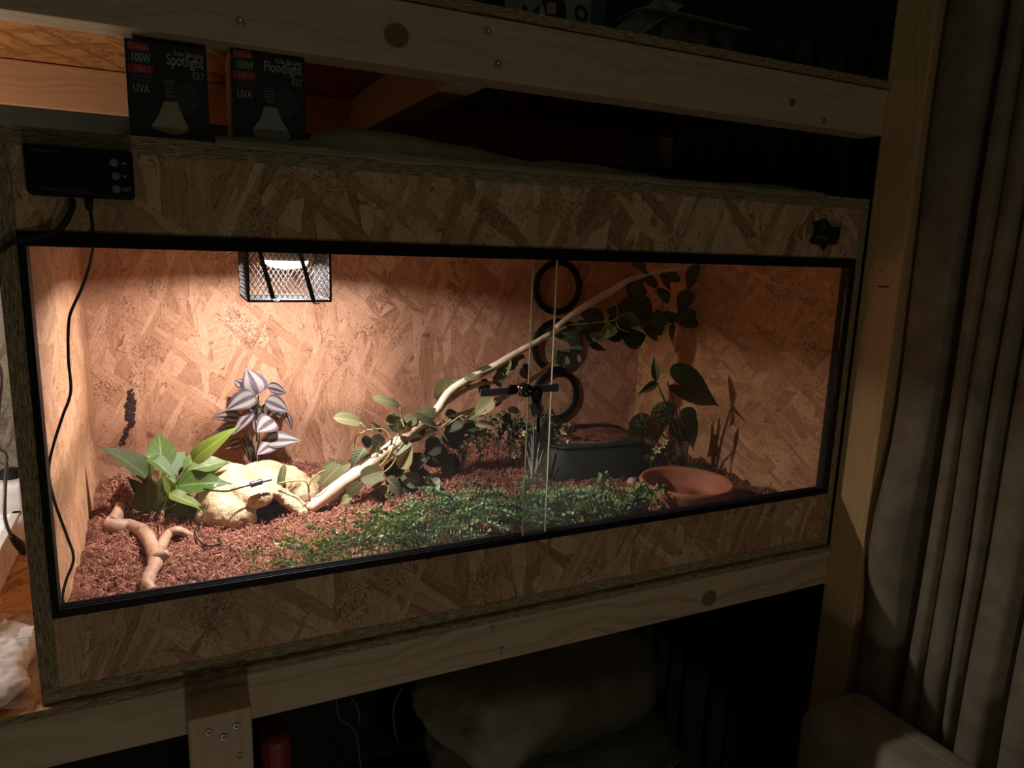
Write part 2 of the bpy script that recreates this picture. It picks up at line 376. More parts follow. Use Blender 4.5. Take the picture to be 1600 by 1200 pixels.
def text(name, s, size, mat, parent, loc, rot=(math.pi / 2, 0, 0), ax='LEFT', bold=.0, sx=1.0):
    c = bpy.data.curves.new(name, 'FONT'); c.body = s; c.size = size; c.align_x = ax; c.extrude = .00012; c.offset = bold
    c.resolution_u = 3; c.materials.append(mat)
    o = bpy.data.objects.new(name + '_raw', c); COL.objects.link(o)
    dg = bpy.context.evaluated_depsgraph_get(); dg.update(); me = bpy.data.meshes.new_from_object(o.evaluated_get(dg))
    COL.objects.unlink(o); bpy.data.objects.remove(o); me.name = name
    o = link(name, me, parent, mat); o.location = Vector(loc) - org(parent); o.rotation_euler = rot
    o.scale = (sx, 1, 1)
    return o

# ---------------------------------------------------------------- leaves
def grid_leaf(name, hw, nl=9, nw=6, curl=.18, fold=.25, ripple=.0, twist=0.0):
    """unit leaf: base at origin, tip at +Y 1, half width hw(t) scaled to max .5 on X"""
    V = []; UV = []; Fc = []
    for i in range(nl + 1):
        t = i / nl
        for j in range(nw + 1):
            s = 2 * j / nw - 1; x = s * hw(t)
            z = -curl * t * t + fold * abs(x) + ripple * math.sin(t * 17 + s * 3) * abs(s) + twist * x * t
            V.append((x, t, z)); UV.append((j / nw, t))
    for i in range(nl):
        for j in range(nw):
            a = i * (nw + 1) + j; Fc.append((a, a + 1, a + nw + 2, a + nw + 1))
    me = bpy.data.meshes.new(name); me.from_pydata(V, [], Fc)
    l = me.uv_layers.new(name='UVMap'); d = []
    for p in me.polygons:
        for vi in p.vertices: d += UV[vi]
    l.data.foreach_set('uv', d); me.polygons.foreach_set('use_smooth', [True] * len(me.polygons)); me.update(); return me
def ovate(t): return .5 * (math.sin(math.pi * min(1, t) ** .62) ** .85 if 0 < t < 1 else 0) + .002
def acum(t): return .5 * (max(0, math.sin(math.pi * t ** .55)) ** .9 if t < .72 else max(0, math.sin(math.pi * .72 ** .55)) ** .9 * max(0, (1 - t) / .28) ** 1.35) + .002
def rnd(t): return .5 * math.sqrt(max(0, 1 - (2 * t - 1) ** 2)) ** .8 + .002
def lance(t): return .5 * max(0, math.sin(math.pi * t ** .8)) + .002
def heart(t):
    return 0.5
def heart_leaf(name, curl=.2, fold=.22, lobes=1.0):
    V = []; UV = []; Fc = []; n = 28; rings = 5
    V.append((0, .22, 0)); UV.append((.5, .22))
    out = []
    for k in range(n):
        a = 2 * math.pi * k / n
        x = .5 * math.sin(a) ** 3 * (1 if abs(math.sin(a)) > .0 else 0)
        y = (13 * math.cos(a) - 5 * math.cos(2 * a) - 2 * math.cos(3 * a) - math.cos(4 * a)) / 29
        out.append((x, .41 - y))
    ymin = min(p[1] for p in out); ymax = max(p[1] for p in out)
    for r in range(1, rings + 1):
        for (x, y) in out:
            f = r / rings; X = x * f; Y = .22 + (y - .22) * f
            V.append((X, Y, -curl * max(0, Y) ** 2 + fold * abs(X) - (0 if Y > 0 else .3 * Y * Y))); UV.append((.5 + .5 * math.copysign(min(1, abs(X) / .5), X), max(0, Y)))
    for k in range(n): Fc.append((0, 1 + k, 1 + (k + 1) % n))
    for r in range(rings - 1):
        for k in range(n):
            a = 1 + r * n + k; b = 1 + r * n + (k + 1) % n; Fc.append((a, a + n, b + n, b))
    me = bpy.data.meshes.new(name); me.from_pydata(V, [], Fc)
    l = me.uv_layers.new(name='UVMap'); d = []
    for p in me.polygons:
        for vi in p.vertices: d += UV[vi]
    l.data.foreach_set('uv', d); me.polygons.foreach_set('use_smooth', [True] * len(me.polygons)); me.update(); return me
def put_leaf(me, base, tip, wid, nrm, parent, mat=None, name='leaf', label=None):
    y = (tip - base); L = y.length; y = y.normalized(); nrm = Vector(nrm)
    x = y.cross(nrm)
    if x.length < 1e-4: x = y.cross(Vector((1, 0, 0)))
    x.normalize(); z = x.cross(y)
    o = bpy.data.objects.new(name, me); COL.objects.link(o); o.parent = parent
    mt = Matrix((x, y, z)).transposed().to_4x4()
    o.matrix_local = Matrix.Translation(base - org(parent)) @ mt @ Matrix.Diagonal((wid, L, L, 1))
    if mat is not None:
        if len(me.materials) == 0: me.materials.append(mat)
        elif me.materials[0] != mat:
            o.material_slots[0].link = 'OBJECT'; o.material_slots[0].material = mat
    if label: o['label'] = label
    return o
def jit(s): return Vector((random.uniform(-s, s), random.uniform(-s, s), random.uniform(-s, s)))
LEAVES = {
    'ovate': [grid_leaf('ovate_leaf', ovate, curl=.16 + .1 * k, fold=.2 - .05 * k, twist=.2 * (k - 1)) for k in range(3)],
    'acum': [grid_leaf('pointed_leaf', acum, nl=12, nw=8, curl=.12 + .14 * k, fold=.3 - .1 * k, ripple=.006, twist=.25 * (k - 1)) for k in range(3)],
    'round': [grid_leaf('round_leaf', rnd, curl=.1 + .12 * k, fold=.25 - .12 * k) for k in range(3)],
    'lance': [grid_leaf('lance_leaf', lance, nl=8, nw=4, curl=.2 + .1 * k, fold=.3) for k in range(2)],
    'heart': [heart_leaf('heart_leaf', .15 + .15 * k, .25 - .12 * k) for k in range(2)],
}

# ================================================================ SETTING
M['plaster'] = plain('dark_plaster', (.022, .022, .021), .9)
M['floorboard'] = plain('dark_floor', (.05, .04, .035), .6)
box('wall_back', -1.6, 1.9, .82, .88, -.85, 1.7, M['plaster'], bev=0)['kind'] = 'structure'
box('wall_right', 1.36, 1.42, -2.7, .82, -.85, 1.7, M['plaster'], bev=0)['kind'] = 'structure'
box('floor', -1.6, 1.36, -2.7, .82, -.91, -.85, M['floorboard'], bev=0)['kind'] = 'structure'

# ================================================================ WOODEN RACK
rack = thing('storage_rack', 'pale pine timber rack that carries the terrarium, with screwed beams and board shelves', 'rack', (.6, .3, -.85))
RO = ORG[rack.name]
def pine_for(knots=(), seed=0.0, along='x', across='z', third='y', tint=(1, 1, 1), dk=1.0):
    k = [(a - RO['xyz'.index(along)], b - RO['xyz'.index(across)], r) for a, b, r in knots]
    return pine('pine_timber', along, across, third, k, tint, seed, dk)
BY = -.006
ub = box('front_beam', -.75, 1.204, BY, BY + .045, .7065, .7765, pine_for([(.394, .739, .0135), (1.0, .735, .006)], 1.0), rack, .002)
for u, v in [(762, 50), (777, 101), (375, 35), (1287, 190)]: screw(ub, aty(u, v, BY) + Vector((0, -.0004, 0)), Vector((0, -1, 0)), .0046)
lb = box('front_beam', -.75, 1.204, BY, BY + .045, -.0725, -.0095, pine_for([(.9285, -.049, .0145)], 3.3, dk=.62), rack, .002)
for u, v in [(769, 982), (783, 1015)]: screw(lb, aty(u, v, BY) + Vector((0, -.0004, 0)), Vector((0, -1, 0)), .0046)
def board(name, x0, x1, y0, y1, z0, z1, m_top, m_edge, parent):
    o = box(name, x0, x1, y0, y1, z0, z1, m_top, parent, 0)
    o.data.materials.append(m_edge)
    for p in o.data.polygons:
        if abs(p.normal.z) < .5: p.material_index = 1
    return o
board('shelf_board', -.75, 1.204, BY - .002, .66, .778, .789, osb('strand_board_upper', 'xy', tint=(.88, .60, .32), seed=1.9), M['edge_x'], rack)
board('shelf_board', -.75, 1.204, BY - .001, .66, -.0088, -.0006, osb('strand_board_shelf', 'xy', tint=(1.15, .95, .8), seed=9.1), M['edge_x'], rack)
box('back_beam', -.75, 1.25, .60, .645, .7065, .7765, pine_for([], 6.0, tint=(1.08, .80, .64)), rack, .002)
box('back_beam', -.75, 1.25, .615, .66, -.0725, -.0095, M['pine_x'], rack, .002)
box('joist', .48, .525, .040, .599, .7068, .7762, M['pine_y'], rack, .002)
box('joist', -.62, -.575, .040, .599, .7068, .7762, M['pine_y'], rack, .002)
box('joist', .14, .185, .040, .614, -.072, -.0098, M['pine_y'], rack, .002)
box('back_panel', -.75, .55, .662, .674, -.02, .70, osb('strand_board_grey', 'xz', tint=(.42, .58, .85), seed=6.6), rack, 0)
box('rear_board', -.3, .5, .607, .6125, .585, .7060, plain('dark_green_board', (.030, .038, .028), .8), rack, .001)
rp = box('post', 1.2045, 1.30, -.070, -.0005, -.85, 1.45, pine_for([], 8.0, 'z', 'y', 'x', tint=(1.05, .92, .72)), rack, .002)
screw(rp, atx(1378, 421, 1.2045) + Vector((-.0004, 0, 0)), Vector((-1, 0, 0)), .005)
box('slot', 1.2036, 1.2048, -.052, -.032, .4655, .4675, M['hole'], rp, 0)
lp = box('post', .1423, .2100, -.056, BY - .0005, -.85, -.0205, pine_for([], 11.0, 'z', 'x', 'y', tint=(1, .97, .95)), rack, .002)
for u, v in [(326, 1144), (350, 1151), (369, 1134)]: screw(lp, aty(u, v, -.056) + Vector((0, -.0004, 0)), Vector((0, -1, 0)), .0042)
lathe('screw_hole', [(.0001, -.0005), (.0032, -.0005), (.0036, .0006)], aty(375, 1180, -.0563), M['hole'], lp, 12, Vector((0, -1, 0)))
box('rear_post', -.75, -.68, .60, .66, -.85, 1.45, M['pine_z'], rack, .002)

# ================================================================ TERRARIUM
W_, H_, D_ = 1.2, .607, .605; T = .0178
ter = thing('terrarium', 'wide wooden strand board terrarium with sliding glass front on the rack', 'terrarium', (.6, .3, 0))
def panel(name, x0, x1, y0, y1, z0, z1, main, edge, axis):
    o = box(name, x0, x1, y0, y1, z0, z1, main, ter, .0006)
    o.data.materials.append(edge)
    for p in o.data.polygons:
        if p.normal.y < -.9 and axis != 'y': p.material_index = 1
    return o
panel('top_panel', 0, W_, 0, D_, H_ - T, H_, M['osb_xy'], M['edge_x'], 'z')
panel('bottom_panel', 0, W_, 0, D_, 0, T, M['osb_xy'], M['edge_x'], 'z')
panel('side_panel', 0, T, 0, D_, T, H_ - T, M['osb_in_yz'], M['edge_z'], 'x')
panel('side_panel', W_ - T, W_, 0, D_, T, H_ - T, osb('strand_board_inside_right_shaded', 'zy', tint=(.95, .80, .76), seed=12.3, flat=.42, contrast=1.0, mottle=.4), M['edge_z'], 'x')  # right board tinted darker to stand in for the lamp's falloff
box('back_panel', T, W_ - T, .587, D_, T, H_ - T, M['osb_in_xz'], ter, 0)
FY = .0004
up = box('front_panel', T, W_ - T, FY, T + FY, .509, H_ - T, M['osb_xz'], ter, .0005)
lo = box('front_panel', T, W_ - T, FY, T + FY, T, .101, osb('strand_board_front_low', 'xz', tint=(1.02, 1.0, 1.05), seed=5.31, contrast=.95), ter, .0005)
# black plastic double track round the opening
def track(name, boxes):
    bm = bmesh.new()
    for b in boxes: add_box(bm, *b, bev=.0006, seg=1)
    return bm_obj(name, bm, M['black_plastic'], ter)
track('track', [(.0176, 1.182, -.003, -.0005, .4945, .5092), (.0182, 1.1815, -.001, .0175, .506, .5088), (.0182, 1.1815, .0065, .0082, .4975, .507), (.0182, 1.1815, .0155, .0178, .4955, .507)])
track('track', [(.0176, 1.182, -.003, -.0005, .1008, .1105), (.0182, 1.1815, -.001, .0178, .1012, .1035), (.0182, 1.1815, .0065, .0082, .1030, .1085), (.0182, 1.1815, .0155, .0182, .1030, .1088)])
track('track', [(.0174, .0246, -.0031, .0182, .1008, .5092)])
track('track', [(1.1742, 1.1822, -.0031, .0186, .1008, .5092)])
gl = box('glass_pane', .6225 - .604, .6225, .0092, .0132, .1046, .5045, M['glass'], ter, .0004); gl['label'] = 'left sliding pane'
gr = box('glass_pane', .583, 1.1738, .0015, .0055, .1046, .5045, M['glass_hazy'], ter, .0004); gr['label'] = 'right sliding pane'
edge_m = plain('lit_glass_edge', (.55, .45, .32), .25)  # lamp glow along the pane edge put into the colour
box('glass_edge', .6224, .6231, .0094, .0130, .106, .503, edge_m, gl, 0)
box('glass_edge', .5824, .5831, .0017, .0053, .106, .503, plain('green_glass_edge', (.16, .17, .11), .25), gr, 0)
# emblem sticker on the front
def poly_prism(name, pts, y, th, mat, parent):
    n = len(pts); V = [(p[0], y, p[1]) for p in pts] + [(p[0], y - th, p[1]) for p in pts]
    F = [tuple(range(n)), tuple(range(2 * n - 1, n - 1, -1))] + [(i, i + n, (i + 1) % n + n, (i + 1) % n) for i in range(n)]
    o = mesh_obj(name, V, F, mat, parent); return o
stick_m = plain('dark_sticker', (.016, .013, .016), .5); stick_e = plain('sticker_rim', (.2, .185, .15), .6)
def spx(u, v): p = aty(1240 + u / 8, 300 + v / 8, 0); return (p.x, p.z)
emb = poly_prism('emblem', [spx(*q) for q in [(228, 345), (262, 362), (318, 350), (345, 325), (400, 322), (440, 360), (470, 400), (500, 370), (560, 375), (585, 420), (625, 410), (590, 470), (580, 540), (555, 640), (520, 668), (430, 672), (372, 752), (320, 668), (215, 655), (190, 620), (228, 520), (240, 440)]], .0006, .0008, stick_e, ter)
poly_prism('sticker_field', [spx(*q) for q in [(238, 358), (262, 372), (322, 360), (350, 333), (398, 332), (432, 368), (462, 420), (475, 440), (585, 438), (608, 425), (580, 470), (572, 535), (547, 632), (515, 656), (425, 660), (372, 735), (328, 658), (222, 645), (200, 615), (238, 520), (250, 440)]], .0000, .0006, stick_m, emb)
p = spx(262, 592); text('lettering', 'TEMPUS', .0098, plain('sticker_ink', (.15, .135, .12), .6), emb, (p[0], -.0008, p[1]), (math.pi / 2, math.radians(1), 0), bold=.0001, sx=.86)
q0, q1 = spx(318, 612), spx(545, 628); box('sticker_line', q0[0], q1[0], -.0009, -.0002, q1[1] - .0002, q1[1] + .0006, plain('sticker_line_ink', (.12, .11, .10), .6), emb, 0)
q = spx(345, 365); lathe('sticker_ring', [(.004, 0), (.0055, .0003), (.007, 0)], (spx(380, 390)[0], -.0006, spx(380, 390)[1]), plain('sticker_ring_ink', (.07, .06, .06), .6), emb, 18, Vector((0, -1, 0)))
# dark bark streak on the inside back wall
# ---------------------------------------------------------------- heat lamp in its mesh guard
X0, X1, Y0, Y1, Z0, Z1 = .2478, .3602, .212, .328, .4235, H_ - T
cage = thing('heat_lamp', 'heat bulb in a black square wire mesh guard hung from the terrarium ceiling', 'lamp', ((X0 + X1) / 2, (Y0 + Y1) / 2, Z1))
bm = bmesh.new(); a = .0036
for x in (X0, X1):
    for y in (Y0, Y1): add_box(bm, x - a / 2, x + a / 2, y - a / 2, y + a / 2, Z0, Z1, .0004, 1)
for z in (Z0, Z1 - .002):
    for y in (Y0, Y1): add_box(bm, X0, X1, y - a / 2, y + a / 2, z - a / 2, z + a / 2, .0004, 1)
    for x in (X0, X1): add_box(bm, x - a / 2, x + a / 2, Y0, Y1, z - a / 2, z + a / 2, .0004, 1)
bm_obj('guard_frame', bm, M['black_metal'], cage)
def mesh_panel(o3, ux, vx, w, h, pitch=.0072, th=.00075, slim=.62):
    """expanded metal: two families of slanted flat strands clipped to the panel"""
    V = []; F = []; ux = Vector(ux); vx = Vector(vx); nn = ux.cross(vx).normalized(); o3 = Vector(o3)
    for sgn in (1, -1):
        slope = sgn * slim
        k = -h * abs(slope) - pitch
        while k < w + h * abs(slope) + pitch:
            pts = []
            for t in (0.0, h):
                pts.append((k + slope * t, t))
            (xa, ya), (xb, yb) = pts
            def clip(xa, ya, xb, yb):
                t0, t1 = 0.0, 1.0; d = xb - xa
                if abs(d) < 1e-9: return None
                ta, tb = (0 - xa) / d, (w - xa) / d
                if ta > tb: ta, tb = tb, ta
                t0, t1 = max(t0, ta), min(t1, tb)
                if t1 - t0 < .01: return None
                return (xa + d * t0, ya + (yb - ya) * t0, xa + d * t1, ya + (yb - ya) * t1)
            c = clip(xa, ya, xb, yb)
            if c:
                A = o3 + ux * c[0] + vx * c[1]; Bp = o3 + ux * c[2] + vx * c[3]
                s = (Bp - A).normalized().cross(nn) * th * .5; dn = nn * th * .4
                b = len(V); V += [A - s - dn, A + s - dn, A + s + dn, A - s + dn, Bp - s - dn, Bp + s - dn, Bp + s + dn, Bp - s + dn]
                F += [(b, b + 1, b + 5, b + 4), (b + 1, b + 2, b + 6, b + 5), (b + 2, b + 3, b + 7, b + 6), (b + 3, b, b + 4, b + 7)]
            k += pitch
    return V, F
for o3, ux, vx, wd, h in [((X0, Y0, Z0), (1, 0, 0), (0, 0, 1), X1 - X0, Z1 - Z0), ((X0, Y1, Z0), (1, 0, 0), (0, 0, 1), X1 - X0, Z1 - Z0),
                          ((X0, Y0, Z0), (0, 1, 0), (0, 0, 1), Y1 - Y0, Z1 - Z0), ((X1, Y0, Z0), (0, 1, 0), (0, 0, 1), Y1 - Y0, Z1 - Z0),
                          ((X0, Y0, Z0), (1, 0, 0), (0, 1, 0), X1 - X0, Y1 - Y0)]:
    V, F = mesh_panel(o3, ux, vx, wd, h); mesh_obj('mesh_panel', V, F, M['black_metal'], cage)
def strap(pa, pb):
    d = (pb - pa); s = Vector((.0032, 0, 0)); dn = Vector((0, .0006, 0))
    V = [pa - s - dn, pa + s - dn, pa + s + dn, pa - s + dn, pb - s - dn, pb + s - dn, pb + s + dn, pb - s + dn]
    mesh_obj('strap', V, [(0, 1, 5, 4), (1, 2, 6, 5), (2, 3, 7, 6), (3, 0, 4, 7), (0, 3, 2, 1), (4, 5, 6, 7)], M['matt_black'], cage)
ys = Y0 - .0045
e1 = aty(427, 467, ys); e2 = aty(490, 470, ys); d1 = aty(405, 390, ys); d2 = aty(468, 393, ys)
strap(e1, e1 + (d1 - e1) * 1.95); strap(e2, e2 + (d2 - e2) * 1.95)
for e in (e1, e2): tube('catch', [e + Vector((-.003, 0, -.001)), e + Vector((.003, -.002, -.004)), e + Vector((.008, 0, -.003))], .0011, M['black_metal'], cage, 6, 4)
bc = Vector((LAMP_POS.x, LAMP_POS.y, 0))
refl_m = plain('frosted_reflector', (.72, .68, .62), .5)
bulb = lathe('bulb', [(.012, .540), (.0125, .528), (.016, .520), (.024, .508), (.0305, .494), (.0322, .485), (.0318, .4782), (.0306, .4782), (.0308, .485), (.029, .492), (.0225, .504), (.0145, .516), (.002, .521)], bc, refl_m, cage, 40)
lathe('lamp_holder', [(.001, .589), (.021, .589), (.021, .566), (.0165, .562), (.0155, .543), (.001, .542)], bc, plain('white_ceramic', (.7, .68, .62), .4), cage, 28)
mglow, nt, b = new_mat('glowing_bulb_face'); B = NB(nt); nt.nodes.remove(b)
em = B.n('ShaderNodeEmission'); em.inputs['Color'].default_value = (1, .90, .76, 1); em.inputs['Strength'].default_value = 16.0
tr = B.n('ShaderNodeBsdfTransparent'); ad = B.n('ShaderNodeAddShader'); nt.links.new(em.outputs[0], ad.inputs[0]); nt.links.new(tr.outputs[0], ad.inputs[1])
nt.links.new(ad.outputs[0], nt.nodes['Material Output'].inputs['Surface'])
lathe('bulb_face', [(.0310, .4780), (.0300, .4735), (.026, .4698), (.018, .4676), (.009, .4664), (.0005, .4660)], bc, mglow, bulb, 40)

# ---------------------------------------------------------------- coconut fibre substrate
def gh(x, y):
    z = .064
    z += .030 * math.exp(-(((x - .66) / .13) ** 2 + ((y - .345) / .085) ** 2))
    z += .014 * math.exp(-(((x - .42) / .12) ** 2 + ((y - .18) / .09) ** 2))
    z += .014 * math.exp(-(((x - .06) / .06) ** 2 + ((y - .50) / .1) ** 2))
    z += .010 * math.exp(-(((x - .88) / .1) ** 2 + ((y - .12) / .08) ** 2))
    z -= .016 * math.exp(-(((x - .262) / .035) ** 2 + ((y - .33) / .05) ** 2))
    z += .012 * (noise.noise(Vector((x * 14, y * 14, .3)))) + .010 * noise.noise(Vector((x * 38, y * 38, 1.7))) + .0055 * noise.noise(Vector((x * 110, y * 110, 4.4)))
    return z
def ong(u, v, h=0.0):
    d = ray(u, v); t0 = (.021 - CAM.y) / d.y; p = CAM + d * t0
    for k in range(400):
        p = CAM + d * (t0 + k * .0016)
        if p.z <= gh(min(max(p.x, .02), 1.18), p.y) + h: break
    return p
NX, NY = 300, 150; xs = np.linspace(T + .0005, W_ - T - .0005, NX); ysn = np.linspace(.021, .5865, NY)
V = [(x, y, gh(x, y)) for y in ysn for x in xs]; F = [(j * NX + i, j * NX + i + 1, (j + 1) * NX + i + 1, (j + 1) * NX + i) for j in range(NY - 1) for i in range(NX - 1)]
msub, nt, b = new_mat('coconut_fibre'); B = NB(nt); b.inputs['Roughness'].default_value = .9; b.inputs['Specular IOR Level'].default_value = .15
t = B.n('ShaderNodeTexCoord'); n1 = B.noise(t.outputs['Object'], 130, 5, .65, 1.2); n2 = B.noise(t.outputs['Object'], 22, 3)
nt.links.new(B.ramp(B.m('ADD', B.m('MULTIPLY', n1, .7), B.m('MULTIPLY', n2, .3)), [(.34, (.05, .016, .010)), (.5, (.25, .092, .055)), (.68, (.44, .20, .13))]), b.inputs['Base Color']); B.bump(n1, .9, .012, b)
sub = mesh_obj('coconut_substrate', V, F, msub, None, True, base=(.6, .3, .02))
# skirt down to the floor of the tank so that the bed has a body
tag(sub, 'reddish brown coconut fibre bedding covering the terrarium floor', 'bedding', kind='stuff')
NFIB = 26000; rng = np.random.default_rng(3)
V = []; F = []
fx = rng.uniform(.03, 1.17, NFIB); fy = .03 + .55 * rng.uniform(0, 1, NFIB) ** 1.25
for i in range(NFIB):
    x, y = fx[i], fy[i]; L = rng.uniform(.007, .030); a = rng.uniform(0, 6.28); wd = rng.uniform(.0002, .0006); cv = rng.uniform(-2.2, 2.2); h = rng.uniform(.001, .007)
    px_, py_ = x - math.cos(a) * L / 2, y - math.sin(a) * L / 2; b0 = len(V); nseg = 4
    for k in range(nseg + 1):
        t_ = k / nseg; aa = a + cv * (t_ - .5)
        qx = min(max(px_, .021), 1.179); qy = min(max(py_, .0225), .584)
        z = .064 + (0 if k % 2 else 0) + (gh(qx, qy) - .064) + h * math.sin(math.pi * t_) + .0008
        sx, sy = -math.sin(aa) * wd, math.cos(aa) * wd
        V.append((qx - sx, qy - sy, z)); V.append((qx + sx, qy + sy, z + .0004))
        px_ += math.cos(aa) * L / nseg; py_ += math.sin(aa) * L / nseg
    for k in range(nseg): c = b0 + 2 * k; F.append((c, c + 1, c + 3, c + 2))
mfib, nt, b = new_mat('coconut_strand'); B = NB(nt); b.inputs['Roughness'].default_value = .8; b.inputs['Specular IOR Level'].default_value = .2
t = B.n('ShaderNodeTexCoord'); nt.links.new(B.ramp(B.noise(t.outputs['Object'], 160, 2), [(.34, (.10, .035, .022)), (.5, (.34, .135, .085)), (.68, (.58, .30, .205))]), b.inputs['Base Color'])
fo = mesh_obj('fibre_strands', V, F, mfib, sub) if False else None
me = bpy.data.meshes.new('fibre_strands'); me.from_pydata([(v[0] - .6, v[1] - .3, v[2] - .02) for v in V], [], F); me.materials.append(mfib)
fo = link('fibre_strands', me, sub); fo['kind'] = 'stuff'

# ---------------------------------------------------------------- resin rock hide
def blob(bm, c, r, rot=(0, 0, 0), sub_=3):
    q = bmesh.ops.create_icosphere(bm, subdivisions=sub_, radius=1.0); R = Euler(rot).to_matrix()
    for v in q['verts']: v.co = Vector(c) + R @ Vector((v.co.x * r[0], v.co.y * r[1], v.co.z * r[2]))
def remeshed(name, bm, mat, parent, voxel, disp=.0, dscale=.03, smooth_it=6, base=None):
    me = bpy.data.meshes.new(name + '_raw'); bm.to_mesh(me); bm.free()
    o = bpy.data.objects.new(name + '_raw', me); COL.objects.link(o)
    m = o.modifiers.new('remesh', 'REMESH'); m.mode = 'VOXEL'; m.voxel_size = voxel
    m = o.modifiers.new('smooth', 'SMOOTH'); m.iterations = smooth_it; m.factor = .5
    dg = bpy.context.evaluated_depsgraph_get(); dg.update(); ev = o.evaluated_get(dg)
    nm = bpy.data.meshes.new_from_object(ev); COL.objects.unlink(o); bpy.data.objects.remove(o)
    b0 = org(parent) if parent is not None else Vector(base)
    nrm = [v.normal.copy() for v in nm.vertices]
    for v, n in zip(nm.vertices, nrm):
        c = v.co
        d = disp * (noise.noise(c / dscale) + .5 * noise.noise(c / (dscale * .35)) + .25 * noise.noise(c / (dscale * .12)))
        v.co = c + n * d - b0
    nm.name = name; nm.polygons.foreach_set('use_smooth', [True] * len(nm.polygons)); nm.materials.clear(); nm.update()
    o = link(name, nm, parent, mat)
    if parent is None: o.location = b0
    return o
mrock, nt, b = new_mat('sandstone_resin'); B = NB(nt); b.inputs['Roughness'].default_value = .75; b.inputs['Specular IOR Level'].default_value = .3
t = B.n('ShaderNodeTexCoord'); n1 = B.noise(t.outputs['Object'], 28, 5, .6); n2 = B.noise(t.outputs['Object'], 420, 2)
c = B.ramp(n1, [(.3, (.42, .29, .155)), (.5, (.58, .46, .28)), (.72, (.64, .53, .36))])
c = B.mix(B.m('MULTIPLY', B.m('SUBTRACT', 1.0, B.step(n2, .34, .40)), .75), c, (.16, .09, .04, 1)); nt.links.new(c, b.inputs['Base Color']); B.bump(B.m('ADD', n1, B.m('MULTIPLY', n2, .3)), .6, .01, b)
def P(u, v, y): return aty(u, v, y)
bm = bmesh.new()
blob(bm, P(358, 757, .41), (.046, .055, .036), (0, .25, 0)); blob(bm, P(425, 752, .43), (.062, .05, .030), (0, .1, 0)); blob(bm, P(345, 782, .36), (.036, .05, .038))
blob(bm, P(374, 808, .30), (.027, .026, .026), (0, .35, 0)); blob(bm, P(356, 800, .325), (.034, .034, .030), (0, .3, 0)); blob(bm, P(330, 806, .345), (.024, .03, .022))
blob(bm, P(402, 777, .305), (.025, .022, .0165)); blob(bm, P(385, 766, .34), (.03, .03, .017)); blob(bm, P(425, 758, .36), (.034, .03, .015))
for q_ in range(6):
    blob(bm, P(432 + 7.5 * q_, 768 + 5.6 * q_, .335 - .002 * q_), (.016, .022, .0125), (0, .62, 0), 2)
blob(bm, P(470, 772, .42), (.034, .04, .030)); blob(bm, P(480, 790, .40), (.020, .03, .018)); blob(bm, P(410, 745, .45), (.05, .04, .028))
rock = remeshed('rock_hide', bm, mrock, None, .0034, .0034, .02, 3, base=P(400, 800, .36))
tag(rock, 'cream sandstone coloured rock cave under the heat lamp', 'rock')

# ---------------------------------------------------------------- thermostat with cord, cable and probe
th = thing('thermostat', 'black thermostat controller with three grey buttons fixed above the left glass', 'controller', (.077, 0, .565))
bm = bmesh.new(); add_box(bm, .0312, .1222, -.027, .0, .5428, .5898, .004, 3); bm_obj('housing', bm, M['black_plastic'], th)
btn = plain('grey_button', (.16, .165, .18), .5)
mk = plain('button_print', (.20, .21, .23), .6)
for u, v in [(178, 254), (181, 275), (182, 295)]:
    c = aty(u, v, -.027); lathe('button', [(.0001, .0016), (.0034, .0016), (.0040, .0008), (.0041, -.0004)], c, btn, th, 18, Vector((0, -1, 0)))
def tri(u, v, s):
    c = aty(u, v, -.0273); V = [c + Vector((-.0026, 0, -.0012 * s)), c + Vector((.0026, 0, -.0012 * s)), c + Vector((0, 0, .0014 * s))]; V += [p + Vector((0, .0006, 0)) for p in V]
    mesh_obj('arrow_print', V, [(0, 1, 2), (5, 4, 3), (0, 3, 4, 1), (1, 4, 5, 2), (2, 5, 3, 0)], mk, th)
tri(194, 255, 1); tri(195, 276, -1)
c = aty(190.5, 299.5, -.0273); text('lettering', 'SET', .0056, mk, th, (c.x, -.0272, c.z), bold=.0001)
teal = plain('teal_print', (.012, .03, .034), .6); dim = plain('dim_print', (.03, .032, .035), .6)
for k in range(11):
    c = aty(46 + k * 4.4, 236 + k * .33, -.0272); box('print_mark', c.x, c.x + .0017, -.0274, -.0268, c.z, c.z + .0026, teal, th, 0)
for k in range(17):
    c = aty(58 + k * 5.2, 296 + k * .42, -.0272); box('print_mark', c.x, c.x + .0020, -.0274, -.0268, c.z, c.z + .0018 + .0008 * (k % 3), dim, th, 0)
tube('power_cord', [aty(113, 311, -.014), aty(112, 326, -.015), aty(103, 346, -.012), aty(86, 362, -.009), aty(50, 372, -.007), aty(15, 380, -.007), aty(-12, 396, .004), Vector((-.06, .05, .47)), Vector((-.08, .2, .40))], .0031, M['matt_black'], th, 8, 8)
lathe('cable_boot', [(.004, .546), (.0042, .541), (.0030, .533), (.0019, .531)], Vector((aty(139, 318, -.013).x, -.013, 0)), M['matt_black'], th, 12)
YC = .032
tube('probe_cable', [aty(139, 313, -.013), aty(142, 335, -.012), aty(145, 362, -.009), aty(146, 383, -.006), aty(144, 396, .006), aty(139, 418, .022), aty(128, 450, YC), aty(112, 485, YC), aty(107, 510, YC), aty(107, 560, YC), aty(110.5, 612, YC), aty(98, 650, YC), aty(84, 694, YC), aty(76, 735, YC), aty(84, 780, YC), aty(104, 836, YC), aty(115, 872, YC), aty(104, 905, YC), aty(98, 930, YC), aty(101, 944, YC), ong(112, 950, .002), ong(128, 940, -.004)], .00155, M['matt_black'], th, 7, 8)
Lc = lambda u, v, y: aty(u, v, y)
